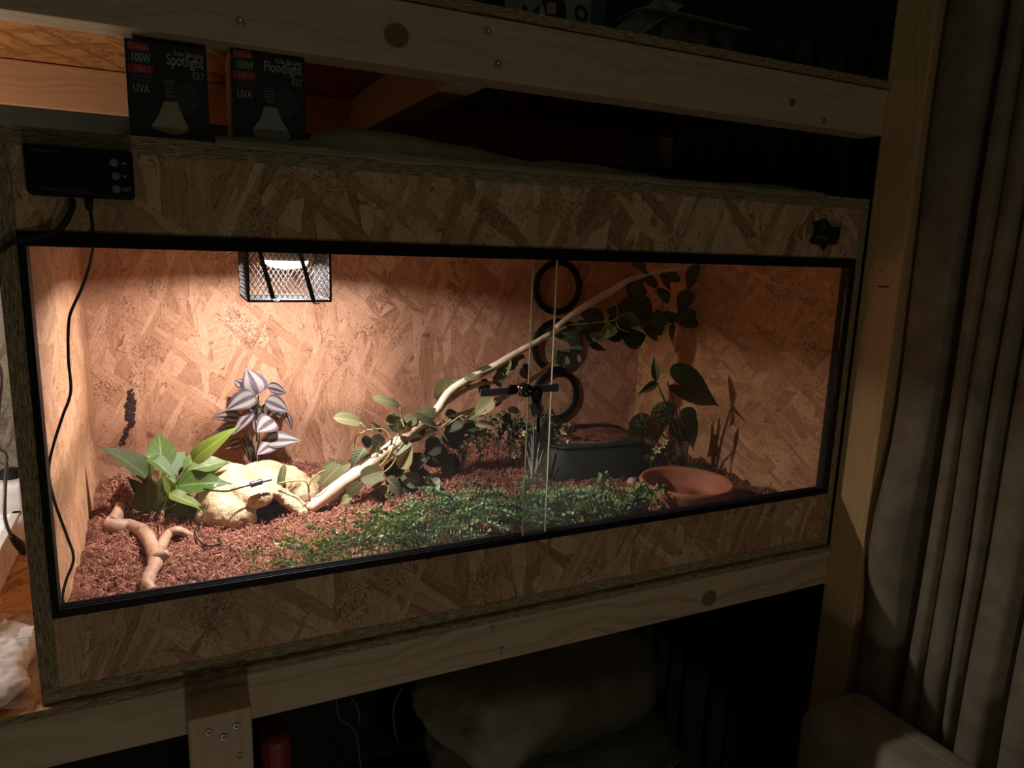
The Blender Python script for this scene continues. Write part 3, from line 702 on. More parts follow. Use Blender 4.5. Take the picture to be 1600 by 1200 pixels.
tube('probe_cable', [Lc(296, 793, .33), Lc(306, 791, .325), Lc(318, 795, .315), Lc(314, 815, .30), ong(305, 828, .006), ong(306, 838, .006), ong(318, 850, .006), ong(333, 853, .006), ong(345, 848, .006), ong(340, 841, .006), ong(330, 840, .006)], .0013, M['matt_black'], th, 7, 8)
tube('probe_cable', [Lc(318, 764, .30), Lc(338, 767, .288), Lc(357, 767, .280), Lc(375, 762, .280), Lc(394, 757, .285)], .0014, M['matt_black'], th, 7, 8)
tube('probe', [Lc(391, 758, .283), Lc(400, 755, .285), Lc(409, 752.5, .287)], .0045, plain('grey_probe', (.06, .055, .05), .3), th, 12, 4)
tube('probe', [Lc(409, 752.5, .287), Lc(417, 750.5, .289), Lc(424, 749, .291)], .0024, M['steel'], th, 10, 4)

# ---------------------------------------------------------------- showcase lock and keys
lk = thing('glass_lock', 'ratchet showcase lock with key clamped on the glass edge', 'lock', (.565, .003, .322))
yb = .0072
pa, pb, pc, pd = aty(751, 609, yb), aty(751, 620, yb), aty(873, 611, yb), aty(873, 600, yb)
V = [pa, pb, pc, pd]; V += [p + Vector((0, .0014, 0)) for p in V]
mesh_obj('ratchet_bar', V, [(0, 1, 2, 3), (7, 6, 5, 4), (0, 4, 5, 1), (1, 5, 6, 2), (2, 6, 7, 3), (3, 7, 4, 0)], M['steel'], lk)
c = aty(866, 606, yb - .001); box('hook', c.x - .0045, c.x + .0055, yb - .0016, yb + .001, c.z - .0058, c.z + .0058, M['steel'], lk, .0008)
c = aty(800, 609, .003); box('slider', c.x - .004, c.x + .008, .001, .0085, c.z - .0058, c.z + .0060, M['black_metal'], lk, .001)
dk = plain('dark_chrome', (.16, .15, .14), .15, 1.0)
ax = Vector((.15, -1, .05)).normalized(); c = aty(818, 609, -.002)
lathe('barrel', [(.0001, .013), (.0052, .013), (.0068, .0122), (.0074, .0105), (.0088, .0098), (.0093, .007), (.0088, .0045), (.0096, .0035), (.0098, -.002), (.0085, -.0075), (.0001, -.0075)], c, dk, lk, 28, ax)
kt = thing('lock_key', 'black headed key stuck in the glass lock', 'key', aty(838, 615, -.016))
def ring_prism(bm_pts_out, bm_pts_in, y, th_, mat, parent, name):
    n = len(bm_pts_out); V = []
    for yy in (y, y + th_):
        V += [(a, yy, b_) for a, b_ in bm_pts_out]; V += [(a, yy, b_) for a, b_ in bm_pts_in]
    F = []
    for i in range(n):
        j = (i + 1) % n
        F += [(i, j, n + j, n + i), (2 * n + i, 3 * n + i, 3 * n + j, 2 * n + j), (i, 2 * n + i, 2 * n + j, j), (n + i, n + j, 3 * n + j, 3 * n + i)]
    return mesh_obj(name, V, F, mat, parent, False)
c = aty(838, 616, -.016)
ring_prism([(c.x + .0075 * math.cos(a), c.z + .0115 * math.sin(a)) for a in np.linspace(0, 2 * math.pi, 25)[:-1]], [(c.x - .0005 + .0042 * math.cos(a), c.z - .001 + .0075 * math.sin(a)) for a in np.linspace(0, 2 * math.pi, 25)[:-1]], -.018, .0035, M['black_plastic'], kt, 'key_head')
tube('key_shank', [aty(822, 610, -.013), aty(836, 613, -.0165)], .0018, M['chrome'], kt, 8, 2)
c = aty(839, 640, -.016); tube('key_ring', [c + Vector((.0098 * math.cos(a), .0005 * math.sin(a * 2), .0098 * math.sin(a))) for a in np.linspace(0, 2 * math.pi, 22)], .0006, M['chrome'], kt, 6, 2)
k2 = thing('spare_key', 'spare key hanging from the key ring below the lock', 'key', aty(838, 650, -.014))
c = aty(834, 640, -.0145); box('key_head', c.x - .0052, c.x + .0052, -.0155, -.0138, c.z - .0085, c.z + .0085, M['steel'], k2, .0006, Euler((0, -.35, 0)).to_matrix())
c = aty(841, 662, -.0145); box('key_blade', c.x - .0022, c.x + .0022, -.0155, -.0138, c.z - .0125, c.z + .0125, M['matt_black'], k2, .0004)

# ---------------------------------------------------------------- three black rings on the back wall
rg = thing('ring_chain', 'column of three linked black plastic rings on the back wall', 'rings', (.95, .583, .29))
for i, (u, v, du, dv) in enumerate([(871.5, 449, 37, 43), (869, 540, 38, 45), (868, 618, 37.5, 42)]):
    yy = .5825 - .005 * (i % 2); c = aty(u, v, yy); r = .0555
    lathe('ring', [(r + .007, 0), (r + .0065, .0035), (r + .003, .005), (r - .003, .005), (r - .0065, .0035), (r - .007, 0), (r - .0065, -.002), (r + .0065, -.002), (r + .007, 0)], c, M['black_plastic'], rg, 48, Vector((0, -1, 0)))

# ---------------------------------------------------------------- bark streak (a charred crack on the back wall)
mch = plain('charred_bark', (.035, .012, .01), .8); ch = thing('bark_streak', 'dark charred bark streak stuck to the back wall left of the green plant', 'bark', aty(203, 650, .586))
for k in range(34):
    t_ = k / 33; u = float(np.interp(t_, [0, .2, .45, .6, .75, 1], [207, 204, 201, 206, 197, 189])) + random.uniform(-4, 4) * (1 - .4 * t_); v = 612 + 84 * t_ + random.uniform(-3, 3)
    c = aty(u, v, .5862 - .0004 * (k % 3)); kk = pxm(c) * random.uniform(3.0, 7.5) * (1.1 if .1 < t_ < .6 else .65); n = 7; V = [c + Vector((0, -.0012, 0))]; a0 = random.uniform(0, 6)
    for q in range(n):
        a = a0 + 2 * math.pi * q / n; rr_ = kk * random.uniform(.45, 1.25); V.append(c + Vector((rr_ * math.cos(a), .0003, rr_ * math.sin(a) * 1.25)))
    mesh_obj('bark_flake', V, [(0, 1 + (q + 1) % n, 1 + q) for q in range(n)], mch, ch)

# ================================================================ BRANCHES
mwood, nt, b = new_mat('bleached_branch'); B = NB(nt); b.inputs['Roughness'].default_value = .55
t = B.n('ShaderNodeTexCoord'); n1 = B.noise(t.outputs['Object'], 40, 4, .6); n2 = B.noise(t.outputs['Object'], 130, 2)
c = B.ramp(n1, [(.3, (.62, .43, .28)), (.6, (.82, .66, .50))]); c = B.mix(B.m('MULTIPLY', B.m('SUBTRACT', 1.0, B.step(n2, .28, .36)), .8), c, (.16, .09, .05, 1)); nt.links.new(c, b.inputs['Base Color']); B.bump(n1, .3, .004, b)
br = thing('climbing_branch', 'long pale bare branch leaning diagonally from the rock to the upper right', 'branch', aty(485, 793, .32))
limb = tube('limb', [aty(482, 796, .318), aty(520, 768, .322), aty(560, 738, .325), aty(605, 704, .33), aty(645, 672, .335), aty(672, 652, .337), aty(688, 634, .339), aty(700, 616, .34), aty(716, 603, .342), aty(735, 592, .345), aty(770, 574, .35), aty(800, 556, .353), aty(830, 539, .358), aty(862, 521, .362)], [.0112, .0118, .0122, .0118, .0098, .0088, .0085, .0088, .0082, .0078, .0075, .0068, .006, .0052], mwood, br, 10, 6, rough=.16)
tube('twig', [aty(868, 512, .366), aty(898, 489, .37), aty(935, 466, .374), aty(960, 452, .377), aty(983, 437, .38), aty(1020, 425, .383), aty(1060, 418, .385), aty(1105, 404, .388)], [.0052, .0062, .0072, .0068, .0062, .0055, .0052, .0045], mwood, br, 10, 6, rough=.16)
tube('twig', [aty(700, 652, .345), aty(735, 643, .348), aty(765, 632, .352), aty(800, 612, .36), aty(838, 588, .366), aty(862, 568, .37)], [.003, .0055, .006, .0055, .005, .004], mwood, br, 9, 6, rough=.2)
tube('twig', [aty(592, 722, .34), aty(612, 705, .342), aty(640, 682, .345), aty(668, 676, .35), aty(690, 660, .352)], [.005, .0085, .007, .005, .003], mwood, br, 9, 6, rough=.2)
tube('twig', [aty(698, 628, .346), aty(722, 612, .35), aty(750, 600, .353), aty(772, 598, .356)], [.0055, .005, .004, .0025], mwood, br, 8, 6, rough=.25)
mroot, nt, b = new_mat('sandblasted_root'); B = NB(nt); b.inputs['Roughness'].default_value = .6
t = B.n('ShaderNodeTexCoord'); n1 = B.noise(t.outputs['Object'], 30, 5, .65); nt.links.new(B.ramp(n1, [(.3, (.22, .12, .075)), (.55, (.40, .24, .16)), (.75, (.52, .34, .235))]), b.inputs['Base Color']); B.bump(n1, .4, .006, b)
rt = thing('driftwood_root', 'forked pinkish driftwood root lying at the front left', 'driftwood', atz(235, 880, .065))
tube('limb', [ong(188, 790, .030), ong(184, 802, .018), ong(176, 816, .007)], [.0075, .009, .0115], mroot, rt, 10, 6, rough=.2)
tube('limb', [ong(164, 816, .004), ong(180, 821, .007), ong(205, 823, .008), ong(225, 832, .010), ong(238, 855, .012), ong(243, 876, .012), ong(236, 897, .010), ong(230, 914, .010), ong(236, 926, .008)], [.010, .0125, .0105, .0100, .0095, .0105, .0085, .009, .0095], mroot, rt, 12, 6, rough=.22)
tube('limb', [ong(243, 878, .010), ong(252, 855, .012), ong(262, 836, .012), ong(277, 829, .012), ong(290, 833, .009), ong(306, 840, .0)], [.009, .0075, .0075, .0065, .006, .004], mroot, rt, 10, 6, rough=.2)
tube('knot', [ong(243, 874, .013), ong(253, 869, .020), ong(263, 864, .024)], [.0095, .008, .0045], mroot, rt, 9, 5, rough=.3)
tube('knot', [ong(221, 828, .014), ong(219, 821, .020)], [.006, .0035], mroot, rt, 8, 3, rough=.2)

# ================================================================ PLANTS
NRM = Vector((0, -.75, .65))
def leafset(parent, rows, fam, mat, spread=.25, stem_to=None, stem_mat=None, stem_r=.0009, name='leaf'):
    for row in rows:
        bx, by, tx, ty, wd, y = row[:6]; dy = row[6] if len(row) > 6 else random.uniform(-.018, .018)
        a = aty(bx, by, y); b_ = aty(tx, ty, y + dy)
        mt = mat if not isinstance(mat, list) else random.choice(mat)
        put_leaf(random.choice(LEAVES[fam]), a, b_, wd * pxm(a), NRM + jit(spread), parent, mt, name)
        if stem_to is not None:
            s = stem_to(a); mid = (a + s) / 2 + Vector((0, 0, .004)); tube('leaf_stalk', [s, mid, a], stem_r, stem_mat, parent, 5, 3)
# broad-leaved green plant, left
g1 = leaf_mat('glossy_green_leaf', (.10, .19, .035), (.045, .09, .018), (.26, .34, .11), .28, 'plain', .5, .3)
g2 = leaf_mat('yellow_green_leaf', (.20, .27, .035), (.12, .17, .025), (.36, .40, .1), .35, 'plain', .5, .35)
g3 = leaf_mat('olive_leaf', (.075, .095, .03), (.04, .055, .016), (.13, .15, .06), .5, 'plain', .4, .12, .25)
g4 = leaf_mat('pale_green_leaf', (.16, .25, .08), (.09, .15, .04), (.36, .43, .2), .25, 'plain', .5, .3)
pl = thing('broadleaf_plant', 'glossy broad pointed leaf green plant by the left wall', 'plant', aty(238, 818, .385))
pb = aty(238, 822, .385); gst = plain('green_stalk', (.17, .26, .06), .5)
rows = [(236, 752, 171, 688, 46, .39, -.02, g3), (252, 730, 249, 667, 44, .40, .035, g4), (262, 738, 291, 702, 42, .42, .02, g1), (286, 738, 352, 711, 50, .40, -.01, g4), (300, 721, 360, 667, 30, .365, -.03, g2), (276, 760, 356, 746, 44, .36, -.03, g1), (232, 716, 279, 741, 30, .36, -.03, g1),
        (234, 800, 229, 744, 46, .36, .0, g3), (240, 800, 252, 742, 30, .375, .0, g3), (264, 771, 324, 788, 24, .335, -.03, g2), (268, 770, 262, 746, 16, .34, -.015, g2), (276, 790, 318, 806, 40, .375, -.02, g3), (262, 800, 300, 775, 44, .39, .02, g3), (258, 760, 290, 755, 34, .40, .0, g1), (225, 775, 200, 745, 20, .41, .0, g3)]
for bx, by, tx, ty, wd, y, dy, mt in rows:
    a = aty(bx, by, y); b_ = aty(tx, ty, y + dy)
    put_leaf(random.choice(LEAVES['acum']), a, b_, wd * pxm(a), Vector((.05, -.6, .8)) + jit(.25), pl, mt)
    tube('leaf_stalk', [pb + jit(.006), (pb + a) / 2 + Vector((0, .004, .006)), a], [.0026, .002, .0016], gst, pl, 6, 4)
# purple striped plant at the back
pu = leaf_mat('purple_striped_leaf', (.10, .055, .105), (.04, .018, .04), (.30, .28, .245), .38, 'stripe', 1.0, .12)
pd_ = leaf_mat('purple_dark_leaf', (.06, .035, .05), (.02, .01, .015), (.26, .22, .21), .4, 'stripe', .7, .05)
pp = thing('purple_plant', 'small purple and silver striped leaf plant standing behind the rock cave', 'plant', aty(402, 738, .535))
top = aty(405, 622, .53)
for k in range(26):
    s = aty(401, 737, .535) + Vector((random.uniform(-.008, .008), random.uniform(-.008, .008), 0)); e = aty(random.uniform(376, 412), random.uniform(676, 695), .535) + jit(.008)
    tube('stalk', [s, (s + e) / 2 + jit(.002), e], .0011, plain('dark_stalk', (.06, .065, .025), .6) if k == 0 else bpy.data.materials['dark_stalk'], pp, 5, 3)
tube('stalk', [aty(401, 690, .53), aty(402, 655, .525), aty(404, 618, .52)], .0016, bpy.data.materials['dark_stalk'], pp, 6, 4)
PW = 1.25
for r in [(402, 617, 387, 575, 33, .525, .01), (400, 618, 356, 632, 26, .515, -.02), (380, 622, 356, 631, 18, .53, 0), (417, 606, 450, 612, 17, .53, .01), (414, 626, 452, 640, 24, .515, -.01), (382, 604, 367, 591, 15, .54, .01), (428, 656, 403, 670, 30, .505, -.02), (396, 644, 361, 677, 16, .51, -.01), (414, 690, 467, 683, 24, .505, -.02), (428, 692, 403, 706, 21, .50, -.02), (446, 644, 459, 674, 8, .52, 0), (398, 655, 402, 680, 10, .515, 0)]:
    leafset(pp, [r[:4] + (r[4] * PW,) + (r[5] - .015,) + r[6:]], 'ovate', pu, .15)
for r in [(376, 655, 333, 646, 25, .53, 0), (372, 668, 338, 668, 20, .54, 0), (378, 692, 350, 697, 18, .545, 0), (402, 650, 390, 628, 26, .54, 0), (425, 632, 415, 655, 26, .55, 0), (440, 650, 425, 640, 24, .55, 0), (380, 650, 360, 665, 20, .55, 0)]:
    leafset(pp, [r], 'ovate', pd_, .2)
# trailing vine on the lower branch
va = leaf_mat('grey_green_vine_leaf', (.22, .21, .10), (.12, .125, .055), (.40, .37, .2), .55, 'plain', .5, .18, .3)
vb = leaf_mat('dark_vine_leaf', (.055, .062, .035), (.025, .03, .017), (.12, .12, .06), .5, 'plain', .4, .08, .3)
vc_ = leaf_mat('pale_vine_leaf', (.48, .44, .24), (.34, .31, .15), (.30, .26, .12), .55, 'plain', .5, .2, .3)
vd = leaf_mat('veined_vine_leaf', (.15, .18, .09), (.09, .11, .055), (.46, .45, .30), .5, 'fine', .75, .15, .3)
v1 = thing('trailing_vine', 'grey green artificial vine wound round the lower half of the branch', 'vine', aty(560, 760, .32))
vst = plain('vine_stem', (.36, .33, .13), .6)
for pth in [[(486, 790), (482, 760), (497, 740), (508, 735)], [(535, 770), (570, 745), (600, 722), (618, 690), (628, 655)], [(572, 672), (600, 671), (612, 688)], [(520, 782), (560, 760), (604, 735), (622, 712)], [(553, 700), (557, 682), (572, 672), (563, 660)], [(625, 636), (628, 655), (632, 668)], [(655, 660), (690, 668), (720, 650), (732, 655), (760, 640)], [(610, 716), (640, 715)], [(740, 588), (760, 580), (782, 568)], [(700, 690), (690, 670), (705, 655)], [(435, 755), (455, 752), (477, 752), (484, 770)], [(780, 640), (795, 648)]]:
    tube('stem', [aty(u, v, .315 + .004 * math.sin(i * 2.1)) for i, (u, v) in enumerate(pth)], .0012, vst, v1, 5, 5)
leafset(v1, [(563, 661, 526, 648, 24, .325), (508, 745, 524, 722, 26, .352), (500, 760, 527, 730, 32, .352), (563, 748, 599, 736, 30, .31), (566, 752, 531, 783, 20, .305), (600, 745, 577, 757, 18, .31), (592, 692, 578, 726, 16, .32), (548, 724, 526, 733, 18, .352), (687, 647, 660, 640, 18, .33), (725, 592, 748, 584, 14, .34), (798, 560, 776, 600, 20, .345), (437, 765, 443, 727, 12, .33)], 'round', va)
leafset(v1, [(570, 700, 549, 731, 26, .352), (602, 747, 640, 776, 28, .305), (590, 765, 618, 768, 16, .31), (775, 583, 785, 606, 22, .34), (790, 576, 808, 562, 20, .345), (812, 578, 828, 590, 20, .35), (800, 570, 820, 552, 20, .35)], 'ovate', vd)
leafset(v1, [(624, 733, 645, 697, 24, .30, 0), (620, 655, 634, 692, 13, .315, 0), (770, 622, 740, 650, 26, .33, 0), (742, 664, 778, 662, 13, .33, 0), (548, 775, 531, 788, 15, .30, 0), (497, 752, 488, 742, 16, .33, 0)], 'ovate', vc_)
leafset(v1, [(625, 635, 592, 617, 15, .325), (684, 673, 660, 645, 15, .325), (700, 590, 690, 630, 32, .345, 0), (632, 660, 650, 652, 22, .34), (596, 676, 580, 661, 9, .32), (597, 672, 612, 672, 7, .32)], 'round', va)
leafset(v1, [(655, 650, 648, 696, 32, .335, 0), (628, 652, 614, 675, 26, .34, 0), (566, 684, 582, 697, 16, .325, 0), (580, 685, 606, 696, 24, .33, 0), (695, 648, 722, 656, 24, .345), (695, 672, 722, 660, 18, .34), (704, 700, 716, 664, 34, .345, 0), (664, 700, 690, 694, 32, .34), (672, 730, 690, 700, 40, .35), (640, 715, 665, 745, 44, .345), (610, 720, 622, 745, 34, .34), (748, 600, 770, 612, 30, .355, 0), (778, 622, 770, 640, 22, .35), (794, 642, 813, 637, 14, .335, 0), (796, 645, 788, 660, 12, .335, 0), (770, 575, 742, 582, 12, .335), (816, 570, 828, 592, 20, .35), (650, 745, 690, 760, 44, .34), (690, 735, 715, 715, 36, .36), (620, 750, 655, 765, 36, .335), (745, 665, 722, 672, 20, .35), (668, 665, 650, 672, 20, .35)], 'round', vb)
leafset(v1, [(612, 705, 640, 690, 26, .325), (640, 725, 668, 712, 30, .33), (655, 755, 628, 742, 26, .32), (676, 705, 700, 722, 28, .335), (690, 682, 712, 694, 22, .34), (735, 600, 712, 590, 16, .35), (752, 640, 735, 655, 18, .345), (605, 662, 622, 645, 16, .33)], 'ovate', [va, vd, vb])
# upper right vine with dark veined leaves
ve = leaf_mat('dark_veined_leaf', (.055, .085, .045), (.03, .045, .025), (.22, .26, .15), .45, 'fine', .6, .1)
vf = leaf_mat('yellowish_vine_leaf', (.26, .27, .08), (.15, .16, .05), (.35, .33, .12), .5, 'plain', .5, .25)
v2 = thing('hanging_vine', 'dark green veined artificial vine hanging from the upper right branch', 'vine', aty(990, 470, .37))
for pth in [[(845, 528), (880, 510), (925, 505), (960, 500), (975, 490)], [(960, 470), (965, 485), (965, 510), (985, 520)], [(1040, 480), (1060, 500), (1075, 490), (1085, 455)], [(1000, 515), (1030, 490), (1035, 470), (1020, 455)], [(1085, 425), (1105, 415)], [(885, 535), (910, 545), (930, 530)]]:
    tube('stem', [aty(u, v, .362 + .006 * math.sin(i * 1.9)) for i, (u, v) in enumerate(pth)], .0012, vst if pth[0][0] < 1000 else plain('dark_vine_stem', (.1, .11, .05), .6), v2, 5, 5)
leafset(v2, [r[:4] + (r[4] * 1.25,) + r[5:] for r in [(943, 510, 912, 482, 36, .365, 0), (908, 530, 870, 518, 26, .36, 0), (895, 545, 908, 520, 22, .365, 0), (920, 540, 955, 542, 14, .36, 0), (915, 526, 928, 536, 13, .36, 0), (1085, 412, 1086, 455, 38, .385, 0), (1073, 452, 1069, 492, 30, .385, 0), (1106, 412, 1138, 427, 24, .39, 0), (1055, 503, 1104, 493, 28, .38, 0), (1046, 508, 1061, 538, 24, .38, 0), (1038, 500, 1062, 486, 20, .38, 0), (985, 455, 1000, 425, 30, .385), (1005, 440, 1032, 432, 28, .385), (1030, 430, 1058, 452, 24, .38), (1000, 505, 1034, 531, 22, .37, 0), (975, 512, 1003, 530, 30, .375), (990, 490, 1020, 470, 40, .385), (1030, 465, 1048, 455, 24, .385), (1010, 500, 1040, 520, 28, .38), (960, 520, 990, 505, 32, .378), (950, 500, 975, 520, 34, .38), (905, 520, 950, 500, 34, .38), (1020, 480, 985, 470, 30, .38), (1040, 492, 1020, 505, 24, .375), (1010, 420, 990, 410, 26, .385), (1045, 440, 1055, 415, 26, .385), (880, 550, 866, 568, 30, .37), (900, 548, 880, 575, 26, .375), (1000, 480, 965, 500, 40, .385), (1015, 515, 1030, 490, 34, .385), (985, 500, 960, 480, 34, .385), (1003, 470, 985, 440, 30, .39), (975, 535, 1010, 520, 30, .385), (945, 530, 970, 500, 34, .385)]], 'ovate', ve, .2)
leafset(v2, [(972, 494, 1003, 501, 16, .355, 0), (962, 510, 935, 530, 22, .362, 0), (930, 532, 965, 515, 20, .362, 0)], 'ovate', vf, .15)
# caladium by the right wall
ca = leaf_mat('speckled_caladium_leaf', (.05, .12, .04), (.03, .075, .025), (.60, .50, .14), .4, 'speckle', .9, .15)
cb = leaf_mat('dark_caladium_leaf', (.05, .105, .04), (.03, .06, .025), (.24, .28, .09), .4, 'speckle', .3, .12)
cl = thing('caladium_plant', 'tall arrow leaf plant with speckled dark leaves by the right wall', 'plant', aty(1066, 737, .285))
cs_ = plain('brown_stalk', (.10, .055, .03), .6)
hl, hl2 = LEAVES['heart']
a = aty(1042, 594, .265); put_leaf(hl, a, aty(1137, 630, .235), 70 * pxm(a), Vector((-.05, -.78, .62)), cl, cb, label='largest leaf, arrow shaped')
a = aty(1011, 638, .25); put_leaf(hl2, a, aty(1036, 694, .23), 84 * pxm(a), Vector((-.25, -.95, .25)), cl, ca, label='yellow speckled leaf with a red middle')
a = aty(1055, 648, .29); put_leaf(hl, a, aty(1085, 694, .28), 62 * pxm(a), Vector((-.1, -.95, .3)), cl, cb)
a = aty(1072, 655, .30); put_leaf(hl2, a, aty(1098, 706, .29), 44 * pxm(a), Vector((.3, -.9, .3)), cl, cb)
a = aty(1026, 597, .26); put_leaf(LEAVES['lance'][0], a, aty(1022, 559, .26), 13 * pxm(a), Vector((-.6, -.7, .2)), cl, cb)
a = aty(1026, 597, .26); put_leaf(LEAVES['lance'][1], a, aty(1003, 613, .25), 14 * pxm(a), Vector((.2, -.8, .5)), cl, leaf_mat('brownish_leaf', (.10, .09, .03), (.05, .05, .02), (.2, .17, .06), .5))
base = aty(1068, 737, .285)
for u, v, y in [(1043, 596, .255), (1010, 650, .25), (1054, 652, .29), (1072, 642, .30), (1027, 598, .26), (1062, 640, .28)]:
    e = aty(u, v, y); tube('stalk', [base + jit(.005), (base * .5 + e * .5) + Vector((.012, .004, .0)), e], [.0032, .0024, .0014], cs_, cl, 7, 5)
# sprig kit for the little-leaved plastic plants
def sprig_mesh(name, L, pairs, ll, lw, rise, mats, sd, rows=2):
    rs = random.Random(sd); V = []; F = []; FM = []
    pts = [Vector((0, 0, 0)), Vector((L * .35, rs.uniform(-.1, .1) * L, rise * .7)), Vector((L * .7, rs.uniform(-.15, .15) * L, rise)), Vector((L, rs.uniform(-.2, .2) * L, rise * .9))]
    c = catmull(pts, 5); V, F = tube_data(pts, [.0011, .0009, .0007, .0004], 4, 5); FM = [0] * len(F)
    for k in range(pairs):
        t_ = .12 + .88 * k / (pairs - 1); f = t_ * (len(c) - 1); i = min(int(f), len(c) - 2); p_ = c[i].lerp(c[i + 1], f - i); tg = (c[i + 1] - c[i]).normalized()
        side = tg.cross(Vector((0, 0, 1))).normalized(); upv = side.cross(tg)
        for s_ in ((1, -1) if k < pairs - 1 else (0,)):
            ang = rs.uniform(-.6, .9); d = (side * s_ * math.cos(ang) + upv * (abs(math.sin(ang)) + .15) + tg * rs.uniform(.35, .9)).normalized()
            nn = d.cross(tg if abs(d.dot(tg)) < .95 else upv).normalized(); sz = rs.uniform(.75, 1.2); b_ = len(V)
            l_, w_ = ll * sz, lw * sz; bend = d.cross(nn)
            for (a_, h_, q_) in ((0, 0, 0), (.3, .42, .0), (.7, .5, .02), (1.0, 0.0, -.06), (.7, -.5, .02), (.3, -.42, .0), (.52, 0, -.13)):
                V.append(p_ + d * (a_ * l_ + .002) + nn * h_ * w_ + bend * q_ * l_)
            F += [(b_, b_ + 1, b_ + 6), (b_ + 1, b_ + 2, b_ + 6), (b_ + 2, b_ + 3, b_ + 6), (b_ + 3, b_ + 4, b_ + 6), (b_ + 4, b_ + 5, b_ + 6), (b_ + 5, b_, b_ + 6)]; FM += [1] * 6
    me = bpy.data.meshes.new(name); me.from_pydata(V, [], F)
    for m_ in mats: me.materials.append(m_)
    me.polygons.foreach_set('material_index', FM); me.update(); return me
def leafy(name, a_, b_, rough=.4, trans=.2):
    m, nt, b = new_mat(name); B = NB(nt); b.inputs['Roughness'].default_value = rough
    t = B.n('ShaderNodeTexCoord'); c = B.ramp(B.noise(t.outputs['Object'], 150, 2), [(.35, a_), (.65, b_)]); nt.links.new(c, b.inputs['Base Color'])
    tr = B.n('ShaderNodeBsdfTranslucent'); nt.links.new(c, tr.inputs['Color']); mx = B.n('ShaderNodeMixShader'); mx.inputs[0].default_value = trans
    nt.links.new(b.outputs[0], mx.inputs[1]); nt.links.new(tr.outputs[0], mx.inputs[2]); nt.links.new(mx.outputs[0], nt.nodes['Material Output'].inputs['Surface']); return m
tw = plain('dark_twig', (.05, .075, .025), .6)
lfA = leafy('boxwood_leaf', (.13, .22, .06), (.30, .42, .14)); lfB = leafy('boxwood_leaf_blue', (.11, .20, .09), (.24, .37, .19)); lfC = leafy('boxwood_leaf_yellow', (.28, .28, .07), (.46, .43, .15))
SPR = [sprig_mesh('boxwood_sprig', .072, 10, .0088, .0058, .014, [tw, lf], 20 + k) for k, lf in enumerate((lfA, lfA, lfB, lfB, lfC))]
mat_ = thing('boxwood_mat', 'low green mat of small leaved plastic boxwood along the front glass', 'plant', (.53, .12, .07))
rs = random.Random(5); cnt = 0
def ymax(x):
    return float(np.interp(x, [.26, .33, .42, .5, .58, .66, .72, .80, .85], [.07, .12, .16, .19, .185, .17, .15, .11, .07]))
for k in range(285):
    x = .27 + .57 * rs.random() ** .92; ym = ymax(x); y = .035 + (ym - .035) * rs.random() ** .85
    if x < .40 and rs.random() < .55: continue
    ci = rs.choices(range(5), (3, 3, 2 + 4 * (x > .45), 2 + 4 * (x > .45), 1.2 + 2.2 * (y > ym - .05)))[0]
    o = bpy.data.objects.new('sprig', SPR[ci]); COL.objects.link(o); o.parent = mat_
    ang = rs.uniform(-.9, .9) + (math.pi if rs.random() < .55 else 0)
    sc = rs.uniform(.75, 1.15)
    ex, ey = x + .07 * sc * math.cos(ang), y + .07 * sc * math.sin(ang)
    if ey < .028 or ey > .40: ang = -ang
    ex, ey = x + .07 * sc * math.cos(ang), y + .07 * sc * math.sin(ang)
    if ey < .024: ang *= .3
    lift = max(0, rs.gauss(.010, .008)) + .012 * min(1, max(0, (x - .4) / .2))
    o.location = Vector((x, y, gh(x, y) + .002 + lift)) - ORG[mat_.name]; o.rotation_euler = (rs.uniform(-.6, .6), rs.uniform(-.30, .12), ang); o.scale = (sc,) * 3; cnt += 1
for (u, v, z, ang, pit, ci) in [(541, 835, .075, .3, -1.2, 0), (520, 862, .075, 2.4, -.6, 0), (560, 850, .075, .2, -.2, 0), (600, 830, .075, 2.6, -.3, 4), (640, 815, .08, 2.3, -.5, 4), (455, 876, .075, 3.0, -.1, 0), (420, 870, .07, .2, -.1, 4)]:
    p_ = atz(u, v, z); o = bpy.data.objects.new('sprig', SPR[ci]); COL.objects.link(o); o.parent = mat_; o.location = p_ - ORG[mat_.name]; o.rotation_euler = (0, pit, ang); o.scale = (.8,) * 3
# grey succulent string
su = leaf_mat('grey_succulent_leaf', (.22, .23, .15), (.13, .14, .09), (.35, .33, .22), .5, 'plain', .3, .1)
sc_ = thing('grey_succulent', 'grey green round leaved sprig lying behind the boxwood mat', 'plant', atz(690, 782, .08))
for k in range(16):
    t_ = k / 15; u = 668 + 34 * t_ + random.uniform(-6, 6); v = 757 + 30 * t_ + random.uniform(-5, 5); a = aty(u, v, .245 - .02 * t_)
    put_leaf(LEAVES['round'][k % 3], a, a + Vector((random.uniform(-.012, .012), random.uniform(-.012, .004), random.uniform(.004, .014))), 14 * pxm(a), Vector((random.uniform(-.5, .5), -.7, .6)), sc_, su)
tube('stem', [aty(662, 745, .26), aty(680, 765, .25), aty(705, 790, .23)], .0015, tw, sc_, 6, 4)
